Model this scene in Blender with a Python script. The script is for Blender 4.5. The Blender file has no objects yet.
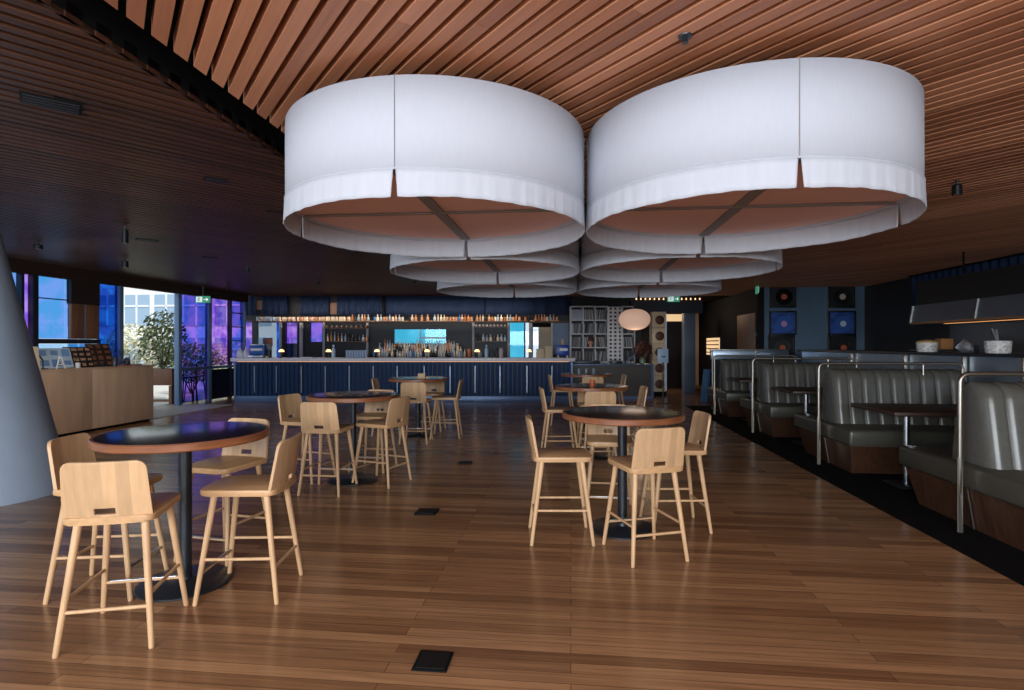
import bpy, bmesh, math, random
from mathutils import Vector, Matrix, noise

random.seed(7)
S = bpy.context.scene
COL = S.collection
PI = math.pi
TH = math.radians(6.0)            # the room is turned six degrees against the camera
CT, ST = math.cos(TH), math.sin(TH)
CAM_Z, F = 1.5, 560.0

# ------------------------------------------------------------------ camera
cam_d = bpy.data.cameras.new('camera')
cam_d.sensor_width = 36.0
cam_d.lens = 36.0 * F / 1024.0
cam_d.clip_start = 0.05
cam_d.clip_end = 300
cam = bpy.data.objects.new('camera', cam_d)
COL.objects.link(cam)
cam.location = (0, 0, CAM_Z)
cam.rotation_euler = (PI / 2, 0, 0)
S.camera = cam

# ------------------------------------------------------------------ world, exposure, daylight
S.view_settings.view_transform = 'Standard'
S.view_settings.look = 'None'
S.view_settings.gamma = 1.0
S.view_settings.use_curve_mapping = False
S.view_settings.exposure = 0.0
try:
    S.cycles.use_denoising = True
    S.cycles.max_bounces = 8
    S.cycles.diffuse_bounces = 4
    S.cycles.transparent_max_bounces = 12
    S.cycles.sample_clamp_indirect = 4.0
except Exception:
    pass
W = bpy.data.worlds.new('sky')
S.world = W
W.use_nodes = True
wn = W.node_tree
bg = wn.nodes['Background']
bg.inputs[0].default_value = (0.78, 0.90, 1.0, 1)
bg.inputs[1].default_value = 1.15


def R(u, v, z=0.0):
    """room coordinates (u across, v along the room) to world"""
    return Vector((u * CT + v * ST, -u * ST + v * CT, z))


def area(name, loc, aim, sx, sy, power, color):
    d = bpy.data.lights.new(name, 'AREA')
    d.shape = 'RECTANGLE'
    d.size, d.size_y, d.energy, d.color = sx, sy, power, color
    o = bpy.data.objects.new(name, d)
    COL.objects.link(o)
    o.location = loc
    o.rotation_euler = (Vector(aim) - Vector(loc)).to_track_quat('-Z', 'Y').to_euler()
    return o


# daylight entering through the glazing behind and beside the viewer
area('daylight_rear_window', R(-1.0, -3.6, 2.1), R(-1.0, 5, -0.8), 9.0, 1.3, 780, (0.88, 0.94, 1.0))
area('daylight_left_window', R(-9.3, 2.5, 1.5), R(0, 3.5, 1.3), 8.0, 2.3, 90, (0.72, 0.86, 1.0))

# high sun from behind: it lights the terrace outside and a strip of floor inside the rear glazing
sun_d = bpy.data.lights.new('sun', 'SUN')
sun_d.energy = 3.0
sun_d.angle = math.radians(1.0)
sun_d.color = (1.0, 0.95, 0.86)
sun = bpy.data.objects.new('sun', sun_d)
COL.objects.link(sun)
sun.rotation_euler = Vector((-0.45, 0.62, -0.9)).to_track_quat('-Z', 'Y').to_euler()


# ------------------------------------------------------------------ materials
def lin(c):
    return tuple((x / 12.92 if x <= 0.04045 else ((x + 0.055) / 1.055) ** 2.4) for x in (c[0] / 255, c[1] / 255, c[2] / 255))


MATS = {}


def mat(name, rgb, rough=0.5, metal=0.0, vary=0.0, scale=(8, 8, 8), emit=None, emit_s=0.0, bump=0.0, spec=0.5, coat=0.0):
    if name in MATS:
        return MATS[name]
    m = bpy.data.materials.new(name)
    m.use_nodes = True
    nt = m.node_tree
    b = nt.nodes['Principled BSDF']
    c = lin(rgb)
    b.inputs['Base Color'].default_value = (*c, 1)
    b.inputs['Roughness'].default_value = rough
    b.inputs['Metallic'].default_value = metal
    b.inputs['Specular IOR Level'].default_value = spec
    if coat:
        b.inputs['Coat Weight'].default_value = coat
        b.inputs['Coat Roughness'].default_value = 0.12
    if vary or bump:
        tc = nt.nodes.new('ShaderNodeTexCoord')
        mp = nt.nodes.new('ShaderNodeMapping')
        mp.inputs['Scale'].default_value = scale
        nz = nt.nodes.new('ShaderNodeTexNoise')
        nz.inputs['Scale'].default_value = 1.0
        nz.inputs['Detail'].default_value = 5
        nt.links.new(tc.outputs['Object'], mp.inputs['Vector'])
        nt.links.new(mp.outputs['Vector'], nz.inputs['Vector'])
        if vary:
            rp = nt.nodes.new('ShaderNodeValToRGB')
            rp.color_ramp.elements[0].position = 0.3
            rp.color_ramp.elements[1].position = 0.7
            rp.color_ramp.elements[0].color = (*[x * (1 - vary) for x in c], 1)
            rp.color_ramp.elements[1].color = (*[min(1, x * (1 + vary)) for x in c], 1)
            nt.links.new(nz.outputs['Fac'], rp.inputs['Fac'])
            nt.links.new(rp.outputs['Color'], b.inputs['Base Color'])
        if bump:
            bp = nt.nodes.new('ShaderNodeBump')
            bp.inputs['Strength'].default_value = bump
            bp.inputs['Distance'].default_value = 0.01
            nt.links.new(nz.outputs['Fac'], bp.inputs['Height'])
            nt.links.new(bp.outputs['Normal'], b.inputs['Normal'])
    if emit:
        b.inputs['Emission Color'].default_value = (*lin(emit), 1)
        b.inputs['Emission Strength'].default_value = emit_s
    MATS[name] = m
    return m


def glass(name, c1, c2=None, scale=3.0, gloss=0.022):
    """thin pane: tinted transmission plus a weak mirror; c2 = second tint of a dichroic film"""
    if name in MATS:
        return MATS[name]
    m = bpy.data.materials.new(name)
    m.use_nodes = True
    nt = m.node_tree
    nt.nodes.clear()
    out = nt.nodes.new('ShaderNodeOutputMaterial')
    tr = nt.nodes.new('ShaderNodeBsdfTransparent')
    gl = nt.nodes.new('ShaderNodeBsdfGlossy')
    gl.inputs['Roughness'].default_value = 0.03
    mx = nt.nodes.new('ShaderNodeMixShader')
    mx.inputs[0].default_value = gloss
    # a pane has two faces, so each carries half of the tint
    c1 = tuple(x ** 0.5 for x in lin(c1))
    c2 = tuple(x ** 0.5 for x in lin(c2)) if c2 else None
    tr.inputs[0].default_value = (*c1, 1)
    if c2:
        tc = nt.nodes.new('ShaderNodeTexCoord')
        nz = nt.nodes.new('ShaderNodeTexNoise')
        nz.inputs['Scale'].default_value = scale
        nz.inputs['Detail'].default_value = 3
        rp = nt.nodes.new('ShaderNodeValToRGB')
        rp.color_ramp.elements[0].position = 0.42
        rp.color_ramp.elements[1].position = 0.58
        rp.color_ramp.elements[0].color = (*c1, 1)
        rp.color_ramp.elements[1].color = (*c2, 1)
        nt.links.new(tc.outputs['Object'], nz.inputs['Vector'])
        nt.links.new(nz.outputs['Fac'], rp.inputs['Fac'])
        nt.links.new(rp.outputs['Color'], tr.inputs[0])
    nt.links.new(tr.outputs[0], mx.inputs[1])
    nt.links.new(gl.outputs[0], mx.inputs[2])
    nt.links.new(mx.outputs[0], out.inputs[0])
    MATS[name] = m
    return m


def tone_wood(name, dark, light, rough, grain=(1.5, 30, 30), rot=0.0):
    """wood whose per-piece tone comes from the face attribute 'tone'"""
    m = bpy.data.materials.new(name)
    m.use_nodes = True
    nt = m.node_tree
    b = nt.nodes['Principled BSDF']
    b.inputs['Roughness'].default_value = rough
    at = nt.nodes.new('ShaderNodeAttribute')
    at.attribute_name = 'tone'
    tc = nt.nodes.new('ShaderNodeTexCoord')
    mp = nt.nodes.new('ShaderNodeMapping')
    mp.inputs['Rotation'].default_value = (0, 0, rot)
    mp2 = nt.nodes.new('ShaderNodeMapping')
    mp2.inputs['Scale'].default_value = grain
    nz = nt.nodes.new('ShaderNodeTexNoise')
    nz.inputs['Scale'].default_value = 1.0
    nz.inputs['Detail'].default_value = 4
    mxv = nt.nodes.new('ShaderNodeMath')
    mxv.operation = 'MULTIPLY_ADD'
    mxv.inputs[1].default_value = 0.5
    nt.links.new(tc.outputs['Object'], mp.inputs['Vector'])
    nt.links.new(mp.outputs['Vector'], mp2.inputs['Vector'])
    nt.links.new(mp2.outputs['Vector'], nz.inputs['Vector'])
    nt.links.new(nz.outputs['Fac'], mxv.inputs[0])
    add = nt.nodes.new('ShaderNodeMath')
    add.operation = 'MULTIPLY_ADD'
    add.inputs[1].default_value = 0.6
    add.inputs[2].default_value = -0.05
    nt.links.new(at.outputs['Fac'], add.inputs[0])
    nt.links.new(add.outputs[0], mxv.inputs[2])
    rp = nt.nodes.new('ShaderNodeValToRGB')
    rp.color_ramp.elements[0].color = (*lin(dark), 1)
    rp.color_ramp.elements[1].color = (*lin(light), 1)
    nt.links.new(mxv.outputs[0], rp.inputs['Fac'])
    nt.links.new(rp.outputs['Color'], b.inputs['Base Color'])
    MATS[name] = m
    return m


def floor_mat():
    m = bpy.data.materials.new('timber_floor')
    m.use_nodes = True
    nt = m.node_tree
    b = nt.nodes['Principled BSDF']
    tc = nt.nodes.new('ShaderNodeTexCoord')
    br = nt.nodes.new('ShaderNodeTexBrick')
    br.offset = 0.37
    br.offset_frequency = 2
    br.inputs['Scale'].default_value = 1.0
    br.inputs['Mortar Size'].default_value = 0.0016
    br.inputs['Mortar Smooth'].default_value = 0.1
    br.inputs['Bias'].default_value = 0.0
    br.inputs['Brick Width'].default_value = 2.3
    br.inputs['Row Height'].default_value = 0.083
    br.inputs['Color1'].default_value = (*lin((132, 93, 64)), 1)
    br.inputs['Color2'].default_value = (*lin((184, 138, 98)), 1)
    br.inputs['Mortar'].default_value = (*lin((84, 56, 38)), 1)
    nt.links.new(tc.outputs['Object'], br.inputs['Vector'])
    mp = nt.nodes.new('ShaderNodeMapping')
    mp.inputs['Scale'].default_value = (1.6, 42, 1)
    nz = nt.nodes.new('ShaderNodeTexNoise')
    nz.inputs['Scale'].default_value = 1.0
    nz.inputs['Detail'].default_value = 6
    nz.inputs['Roughness'].default_value = 0.6
    nt.links.new(tc.outputs['Object'], mp.inputs['Vector'])
    nt.links.new(mp.outputs['Vector'], nz.inputs['Vector'])
    rp = nt.nodes.new('ShaderNodeValToRGB')
    rp.color_ramp.elements[0].position = 0.25
    rp.color_ramp.elements[1].position = 0.75
    rp.color_ramp.elements[0].color = (0.55, 0.52, 0.5, 1)
    rp.color_ramp.elements[1].color = (1.2, 1.2, 1.2, 1)
    nt.links.new(nz.outputs['Fac'], rp.inputs['Fac'])
    mx = nt.nodes.new('ShaderNodeMix')
    mx.data_type = 'RGBA'
    mx.blend_type = 'MULTIPLY'
    mx.inputs['Factor'].default_value = 1.0
    nt.links.new(br.outputs['Color'], mx.inputs[6])
    nt.links.new(rp.outputs['Color'], mx.inputs[7])
    nt.links.new(mx.outputs[2], b.inputs['Base Color'])
    b.inputs['Roughness'].default_value = 0.22
    b.inputs['Specular IOR Level'].default_value = 0.45
    return m


M_FLOOR = floor_mat()
M_OAK = mat('pale_oak', (206, 166, 124), 0.42, vary=0.14, scale=(30, 30, 2.5))
def stave_mat():
    m = mat('pale_oak_staves', (208, 168, 126), 0.42, vary=0.1, scale=(30, 30, 2.5))
    nt = m.node_tree
    b = nt.nodes['Principled BSDF']
    old = b.inputs['Base Color'].links[0].from_socket
    tc = nt.nodes.new('ShaderNodeTexCoord')
    sp = nt.nodes.new('ShaderNodeSeparateXYZ')
    a = nt.nodes.new('ShaderNodeMath'); a.operation = 'MULTIPLY'; a.inputs[1].default_value = 17.0
    f = nt.nodes.new('ShaderNodeMath'); f.operation = 'FLOOR'
    w = nt.nodes.new('ShaderNodeTexWhiteNoise'); w.noise_dimensions = '1D'
    r = nt.nodes.new('ShaderNodeMapRange'); r.inputs[3].default_value = 0.80; r.inputs[4].default_value = 1.08
    mx = nt.nodes.new('ShaderNodeMix'); mx.data_type = 'RGBA'; mx.blend_type = 'MULTIPLY'; mx.inputs['Factor'].default_value = 1.0
    nt.links.new(tc.outputs['Object'], sp.inputs[0]); nt.links.new(sp.outputs['X'], a.inputs[0]); nt.links.new(a.outputs[0], f.inputs[0])
    nt.links.new(f.outputs[0], w.inputs['W']); nt.links.new(w.outputs['Value'], r.inputs[0])
    nt.links.new(old, mx.inputs[6]); nt.links.new(r.outputs[0], mx.inputs[7]); nt.links.new(mx.outputs[2], b.inputs['Base Color'])
    return m


M_STAVE = stave_mat()
M_OAKSEAT = mat('pale_oak_seat', (196, 154, 110), 0.38, vary=0.14, scale=(28, 2.5, 30))
M_TTOP = mat('dark_laminate', (32, 30, 32), 0.16, vary=0.2, scale=(5, 5, 5))
M_TEDGE = mat('walnut_edge', (138, 84, 54), 0.3, vary=0.25, scale=(6, 6, 40))
M_STEELBLK = mat('black_powder_steel', (26, 32, 40), 0.38, spec=0.6)
M_STEEL = mat('brushed_steel', (190, 195, 200), 0.28, metal=1.0)
M_CHROME = mat('satin_nickel', (168, 160, 148), 0.38, metal=1.0)
M_FABRIC = mat('white_shade_fabric', (186, 190, 201), 0.9, vary=0.015, scale=(60, 60, 12), bump=0.03)
M_SKIRT = mat('white_skirt_fabric', (188, 192, 202), 0.9, vary=0.03, scale=(26, 26, 2), bump=0.2)
M_DIFF = mat('blush_diffuser', (238, 196, 186), 0.8)
M_STRAP = mat('grey_strap', (140, 136, 136), 0.6)
M_BLACK = mat('matt_black', (9, 9, 10), 0.8, spec=0.2)
M_DARKWALL = mat('charcoal_wall', (40, 46, 54), 0.5, vary=0.1)
M_RECWALL = mat('slate_panel', (92, 116, 138), 0.3, vary=0.06, scale=(2, 2, 2))
M_CARPET = mat('black_carpet', (17, 15, 16), 0.95, vary=0.3, scale=(300, 300, 300), spec=0.1)
M_CONC = mat('blue_grey_concrete', (158, 172, 190), 0.55, vary=0.1, scale=(3, 3, 1.2), bump=0.06)
M_PLY = mat('birch_ply', (204, 172, 146), 0.5, vary=0.12, scale=(7, 7, 1.2))
M_NAVY = mat('navy_battens', (24, 56, 100), 0.65, vary=0.08, spec=0.2)
M_NAVYL = mat('blue_steel_strip', (88, 112, 150), 0.35, metal=0.3)
M_STONE = mat('grey_stone_top', (226, 220, 228), 0.3, vary=0.06, scale=(14, 14, 14))
M_CURT = mat('navy_curtain', (22, 44, 78), 0.85, vary=0.12, scale=(40, 40, 2))
M_LEATHER = mat('grey_green_leather', (92, 91, 85), 0.26, vary=0.07, scale=(18, 18, 18), bump=0.04, spec=0.5)
M_LEATHER2 = mat('grey_green_leather_seat', (72, 70, 62), 0.32, vary=0.07, scale=(18, 18, 18), bump=0.04)
M_BASEWOOD = mat('stained_base_wood', (74, 48, 34), 0.4, vary=0.3, scale=(30, 30, 3))
M_BTABLE = mat('walnut_booth_top', (56, 40, 33), 0.42, vary=0.2, scale=(3, 40, 40))
M_STAIN = mat('stainless_panel', (160, 176, 194), 0.34, metal=0.9, vary=0.1, scale=(1.5, 1.5, 1.5))
M_WHITE = mat('white_paint', (232, 232, 234), 0.5)
M_CREAM = mat('cream_card', (214, 196, 164), 0.6)
M_WOODP = mat('brown_panel', (122, 82, 58), 0.4, vary=0.2, scale=(20, 20, 2))
M_SPECK = mat('speckled_brown_stone', (62, 56, 52), 0.45, vary=0.4, scale=(60, 60, 60))
M_WARM = mat('warm_lamp', (255, 220, 170), 0.5, emit=(255, 196, 140), emit_s=2.0)
M_LED = mat('warm_led_strip', (255, 210, 160), 0.5, emit=(255, 176, 110), emit_s=1.2)
M_GREEN = mat('exit_green', (60, 150, 110), 0.5, emit=(70, 160, 130), emit_s=0.5)
M_SIGNW = mat('exit_white', (235, 240, 240), 0.5, emit=(225, 240, 240), emit_s=0.7)
M_FRAME = mat('blue_grey_frame', (104, 132, 172), 0.4, metal=0.2)
M_DFRAME = mat('dark_frame', (28, 34, 46), 0.4)

G_CLEAR = glass('clear_pane', (240, 246, 250))
G_VIOLET = glass('violet_film_pane', (150, 110, 226), (84, 100, 216), 2.2)
G_PURPLE = glass('purple_film_pane', (140, 90, 214), (188, 140, 230), 3.5)
G_BLUE = glass('blue_film_pane', (36, 104, 206), (30, 70, 170), 3.0)
G_CYAN = glass('cyan_film_pane', (70, 178, 206), (96, 198, 224), 1.4)
G_SKYB = glass('pale_blue_film_pane', (84, 160, 220), (120, 160, 230), 2.5)
G_DARK = glass('dark_pane', (18, 24, 44), None)


# ------------------------------------------------------------------ mesh builder
class MB:
    def __init__(s):
        s.bm = bmesh.new()

    def box(s, c, d, rot=None, bev=0.0, seg=2, taper=None):
        r = bmesh.ops.create_cube(s.bm, size=1.0)
        vs = r['verts']
        for v in vs:
            v.co = Vector((v.co.x * d[0], v.co.y * d[1], v.co.z * d[2]))
            if taper and v.co.z > 0:
                v.co.x *= taper[0]
                v.co.y *= taper[1]
        if bev:
            es = list({e for v in vs for e in v.link_edges})
            rr = bmesh.ops.bevel(s.bm, geom=es, offset=bev, segments=seg, profile=0.5, affect='EDGES')
            vs = list({v for f in rr['faces'] for v in f.verts} | {v for v in vs if v.is_valid})
        M = Matrix.Translation(Vector(c))
        if rot is not None:
            M = M @ (rot if isinstance(rot, Matrix) else Matrix.Rotation(rot, 4, 'Z'))
        bmesh.ops.transform(s.bm, matrix=M, verts=vs)
        return vs

    def tube(s, p0, p1, r0, r1=None, seg=12):
        r1 = r0 if r1 is None else r1
        p0, p1 = Vector(p0), Vector(p1)
        ax = p1 - p0
        q = ax.to_track_quat('Z', 'Y').to_matrix().to_4x4()
        M = Matrix.Translation((p0 + p1) / 2) @ q
        bmesh.ops.create_cone(s.bm, cap_ends=True, segments=seg, radius1=r0, radius2=r1, depth=ax.length, matrix=M)

    def path(s, pts, r, seg=10):
        """round pipe along a polyline, one continuous skin"""
        pts = [Vector(p) for p in pts]
        rings = []
        for i, p in enumerate(pts):
            a = pts[max(0, i - 1)]
            b = pts[min(len(pts) - 1, i + 1)]
            t = (b - a).normalized()
            up = Vector((0, 0, 1)) if abs(t.z) < 0.95 else Vector((0, 1, 0))
            x = t.cross(up).normalized()
            y = x.cross(t).normalized()
            if rings:
                # keep orientation continuous
                px = rings[-1][1]
                x = (px - t * px.dot(t)).normalized()
                y = t.cross(x).normalized()
            vs = [s.bm.verts.new(p + (x * math.cos(2 * PI * k / seg) + y * math.sin(2 * PI * k / seg)) * r) for k in range(seg)]
            rings.append((vs, x))
        for (a, _), (b, _) in zip(rings, rings[1:]):
            for k in range(seg):
                s.bm.faces.new((a[k], a[(k + 1) % seg], b[(k + 1) % seg], b[k]))
        s.bm.faces.new(rings[0][0][::-1])
        s.bm.faces.new(rings[-1][0])

    def lathe(s, prof, seg=24, c=(0, 0, 0), cap=True):
        rings = []
        for r, z in prof:
            rings.append([s.bm.verts.new((c[0] + r * math.cos(2 * PI * k / seg), c[1] + r * math.sin(2 * PI * k / seg), c[2] + z)) for k in range(seg)])
        for a, b in zip(rings, rings[1:]):
            for k in range(seg):
                s.bm.faces.new((a[k], a[(k + 1) % seg], b[(k + 1) % seg], b[k]))
        if cap:
            s.bm.faces.new(rings[0][::-1])
            s.bm.faces.new(rings[-1])

    def prism(s, outline, z0, z1, bev=0.0):
        n = len(outline)
        a = [s.bm.verts.new((x, y, z0)) for x, y in outline]
        b = [s.bm.verts.new((x, y, z1)) for x, y in outline]
        fs = [s.bm.faces.new(a[::-1]), s.bm.faces.new(b)]
        for k in range(n):
            fs.append(s.bm.faces.new((a[k], a[(k + 1) % n], b[(k + 1) % n], b[k])))
        if bev:
            es = [e for f in fs[:2] for e in f.edges]
            bmesh.ops.bevel(s.bm, geom=es, offset=bev, segments=2, profile=0.5, affect='EDGES')

    def extrude_profile(s, prof, axis, a0, a1):
        """closed 2-D profile pushed along x or y. prof gives the other two coordinates (y or x, z)"""
        def pt(p, a):
            return (a, p[0], p[1]) if axis == 'x' else (p[0], a, p[1])
        n = len(prof)
        A = [s.bm.verts.new(pt(p, a0)) for p in prof]
        B = [s.bm.verts.new(pt(p, a1)) for p in prof]
        s.bm.faces.new(A)
        s.bm.faces.new(B[::-1])
        for k in range(n):
            s.bm.faces.new((A[k], B[k], B[(k + 1) % n], A[(k + 1) % n]))

    def grid(s, nx, ny, fn, skip=None):
        vs = [[s.bm.verts.new(fn(i / nx, j / ny)) for j in range(ny + 1)] for i in range(nx + 1)]
        for i in range(nx):
            for j in range(ny):
                if skip and skip(i, j):
                    continue
                s.bm.faces.new((vs[i][j], vs[i + 1][j], vs[i + 1][j + 1], vs[i][j + 1]))
        return vs

    def mesh(s, name, smooth=True, ang=38, recalc=True):
        if recalc:
            bmesh.ops.recalc_face_normals(s.bm, faces=s.bm.faces[:])
        me = bpy.data.meshes.new(name)
        if smooth:
            lim = math.radians(ang)
            for f in s.bm.faces:
                f.smooth = True
            for e in s.bm.edges:
                if len(e.link_faces) == 2 and e.calc_face_angle(0) > lim:
                    e.smooth = False
        s.bm.to_mesh(me)
        s.bm.free()
        return me

    def build(s, name, material, parent=None, loc=None, rotz=None, smooth=True, recalc=True, solid=0.0, offset=0.0):
        o = bpy.data.objects.new(name, s.mesh(name, smooth, recalc=recalc))
        o.data.materials.append(material)
        COL.objects.link(o)
        if parent:
            o.parent = parent
        if loc is not None:
            o.location = loc
        if rotz is not None:
            o.rotation_euler = (0, 0, rotz)
        if solid:
            md = o.modifiers.new('thickness', 'SOLIDIFY')
            md.thickness = solid
            md.offset = offset
        return o


def tag(o, label, cat, group=None, kind=None):
    if label:
        o['label'] = label
    if cat:
        o['category'] = cat
    if group:
        o['group'] = group
    if kind:
        o['kind'] = kind
    return o


def thing(name, label, cat, loc=(0, 0, 0), rotz=0.0, group=None):
    o = bpy.data.objects.new(name, None)
    o.empty_display_size = 0.1
    COL.objects.link(o)
    o.location = loc
    o.rotation_euler = (0, 0, rotz)
    return tag(o, label, cat, group)


def room(name, label, cat, u, v, z=0.0, rot=0.0, group=None):
    """a thing placed in room coordinates; its local x runs across, y along the room"""
    return thing(name, label, cat, R(u, v, z), rot - TH, group)


def struct(name, mb, m, label=None, rotz=None, loc=None, parent=None, **k):
    o = mb.build(name, m, parent, loc, rotz, **k)
    if parent is None:
        o['kind'] = 'structure'
    if label:
        o['label'] = label
    return o


def kids(o):
    return [c for c in bpy.data.objects if c.parent == o]


def dup(root, loc, rotz, label, group=None, tree=None):
    r = root.copy()
    COL.objects.link(r)
    r.location = loc
    r.rotation_euler = (0, 0, rotz)
    r['label'] = label
    if group:
        r['group'] = group
    for ch in (tree or kids(root)):
        c = ch.copy()
        COL.objects.link(c)
        c.parent = r
        for g in kids(ch):
            d = g.copy()
            COL.objects.link(d)
            d.parent = c
    return r


def at(px, y_depth, z):
    return Vector(((px - 512) / F * y_depth, y_depth, z))


# ================================================================== THE SETTING
CEIL = 3.0
U0, U1, V0, V1 = -9.62, 7.6, -4.0, 22.6

m = MB()
m.box(((U0 + U1) / 2 - 0.2, (V0 + V1) / 2, -0.05), (U1 - U0 + 0.6, V1 - V0, 0.1))
struct('floor', m, M_FLOOR, 'glossy brown timber strip floor', rotz=-TH)

m = MB()
m.prism([(2.80, 2.6), (4.86, 2.6), (4.86, 14.2), (2.80, 14.2)], 0.0, 0.006)
struct('trim_1', m, M_CARPET, 'black carpet strip under the booths', rotz=-TH)


def slats(name, d, u_lo, u_hi, m_, seed, pitch=0.102, w=0.066, h=0.05):
    rnd = random.Random(seed)
    bm = bmesh.new()
    lay = bm.faces.layers.float.new('tone')
    d = Vector((d[0], d[1], 0)).normalized()
    n = Vector((-d.y, d.x, 0))
    corners = [Vector((u, v, 0)) for u in (u_lo, u_hi) for v in (V0, 17.6)]
    ks = [c.dot(n) for c in corners]
    ls = [c.dot(d) for c in corners]
    k0, k1 = int(min(ks) / pitch) - 1, int(max(ks) / pitch) + 1
    rotm = Matrix.Rotation(math.atan2(d.y, d.x), 4, 'Z')
    for k in range(k0, k1 + 1):
        # boards of a few metres, butted end to end
        p = min(ls) - rnd.uniform(0, 5)
        while p < max(ls):
            L = rnd.uniform(4.0, 7.5)
            c = n * (k * pitch) + d * (p + L / 2)
            r = bmesh.ops.create_cube(bm, size=1.0)
            tone = rnd.random()
            for f in {f for v in r['verts'] for f in v.link_faces}:
                f[lay] = tone
            bmesh.ops.transform(bm, verts=r['verts'], matrix=Matrix.Translation((c.x, c.y, CEIL + h / 2)) @ rotm @ Matrix.Diagonal((L - 0.002, w, h, 1)))
            p += L
    for co, no in (((u_lo, 0, 0), (-1, 0, 0)), ((u_hi, 0, 0), (1, 0, 0)), ((0, V0, 0), (0, -1, 0)), ((0, 17.6, 0), (0, 1, 0))):
        g = bm.verts[:] + bm.edges[:] + bm.faces[:]
        r = bmesh.ops.bisect_plane(bm, geom=g, plane_co=co, plane_no=no, clear_outer=True)
        es = [e for e in r['geom_cut'] if isinstance(e, bmesh.types.BMEdge)]
        if es:
            try:
                bmesh.ops.holes_fill(bm, edges=es, sides=6)
            except Exception:
                pass
    me = bpy.data.meshes.new(name)
    bm.to_mesh(me)
    bm.free()
    o = bpy.data.objects.new(name, me)
    me.materials.append(m_)
    COL.objects.link(o)
    o.rotation_euler = (0, 0, -TH)
    o['kind'] = 'structure'
    return o


DB = (-0.666, 0.745)
DL = (0.613, 0.79)
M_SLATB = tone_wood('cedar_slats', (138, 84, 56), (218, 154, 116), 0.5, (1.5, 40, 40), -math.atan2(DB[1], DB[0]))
M_SLATL = tone_wood('shade_toned_cedar_slats', (44, 25, 15), (88, 53, 34), 0.4, (1.5, 40, 40), -math.atan2(DL[1], DL[0]))  # same cedar darkened: the left ceiling's weaker light is put into the colour
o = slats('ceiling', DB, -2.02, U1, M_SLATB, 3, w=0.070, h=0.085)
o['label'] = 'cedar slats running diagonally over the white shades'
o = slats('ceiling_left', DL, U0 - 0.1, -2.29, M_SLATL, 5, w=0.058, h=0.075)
o['label'] = 'cedar slats toned down for shade over the left half of the room'
m = MB()
m.box(((U0 + U1) / 2, (V0 + V1) / 2, CEIL + 0.30), (U1 - U0 + 0.9, V1 - V0 + 0.6, 0.06))
m.box(((-2.02 + U1) / 2, (V0 + V1) / 2, CEIL + 0.11), (U1 + 2.02, V1 - V0, 0.04))
m.box(((U0 - 2.30) / 2 - 0.1, (V0 + V1) / 2, CEIL + 0.11), (-2.30 - U0 + 0.2, V1 - V0, 0.04))
m.box((0, 20.1, CEIL + 0.02), (16, 5, 0.05))
struct('ceiling_back', m, M_BLACK, 'black ceiling void behind the slats', rotz=-TH)
m = MB()
m.box((-2.305, 7.0, CEIL + 0.012), (0.022, 21.2, 0.024))
struct('trim_2', m, M_SLATL, 'cedar edge batten along the black ceiling gap', rotz=-TH)
m = MB()
m.box((-2.30, 7.0, CEIL + 0.16), (0.02, 21.2, 0.27))
struct('trim_4', m, M_BLACK, 'black side of the ceiling gap', rotz=-TH)

# wall behind the viewer: piers with wide glazing between
m = MB()
m.box((-1, V0 - 0.1, 0.15), (18, 0.2, 0.3))
m.box((-1, V0 - 0.1, 2.85), (18, 0.2, 0.5))
for u in (-9.6, -5.0, -1.8, 1.4, 4.6, 7.6):
    m.box((u, V0 - 0.1, 1.5), (0.35, 0.2, 3.0))
struct('wall_rear', m, M_DARKWALL, rotz=-TH)
m = MB()
m.box((-0.9, V0 - 0.1, 1.45), (17, 0.02, 2.4))
struct('window_1', m, G_CLEAR, rotz=-TH)

# right wall
m = MB()
m.box((U1, 9, 1.5), (0.2, 27, 3.1))
struct('wall_right', m, mat('kitchen_wall', (30, 28, 28), 0.5), rotz=-TH)

# left glass wall, seen part v 8.4..15.7 with the open doorway between v 11.05 and 12.86
ug = -9.62
m = MB()
m.box((ug, 2.2, 0.15), (0.2, 12.4, 0.3))
m.box((ug, 2.2, 2.88), (0.2, 12.4, 0.3))
for v in (-3.9, -1.0, 2.0, 5.0, 8.3):
    m.box((ug, v, 1.5), (0.2, 0.3, 3.0))
struct('wall_left', m, M_DARKWALL, rotz=-TH)
m = MB()
m.box((ug, 2.2, 1.5), (0.02, 12.0, 2.5))
struct('window_2', m, G_CLEAR, rotz=-TH)

m = MB()       # header above the glazing
m.box((ug, 12.1, 2.89), (0.10, 7.4, 0.26))
struct('trim_3', m, mat('umber_header', (46, 30, 24), 0.5), rotz=-TH)

GW = MB()
gw_frame = MB()
wn_ = 3


def pane(v0, v1, z0, z1, g, label=None):
    global wn_
    mm = MB()
    mm.box((ug, (v0 + v1) / 2, (z0 + z1) / 2), (0.012, v1 - v0, z1 - z0))
    struct('window_%d' % wn_, mm, g, label, rotz=-TH)
    wn_ += 1


def post(v, w=0.09, m_=None, z0=0.0, z1=2.76, label=None, d=0.12):
    global tn_
    mm = MB()
    mm.box((ug, v, (z0 + z1) / 2), (d, w, z1 - z0), bev=0.006)
    struct('trim_%d' % tn_, mm, m_ or M_FRAME, label, rotz=-TH)
    tn_ += 1


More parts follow.
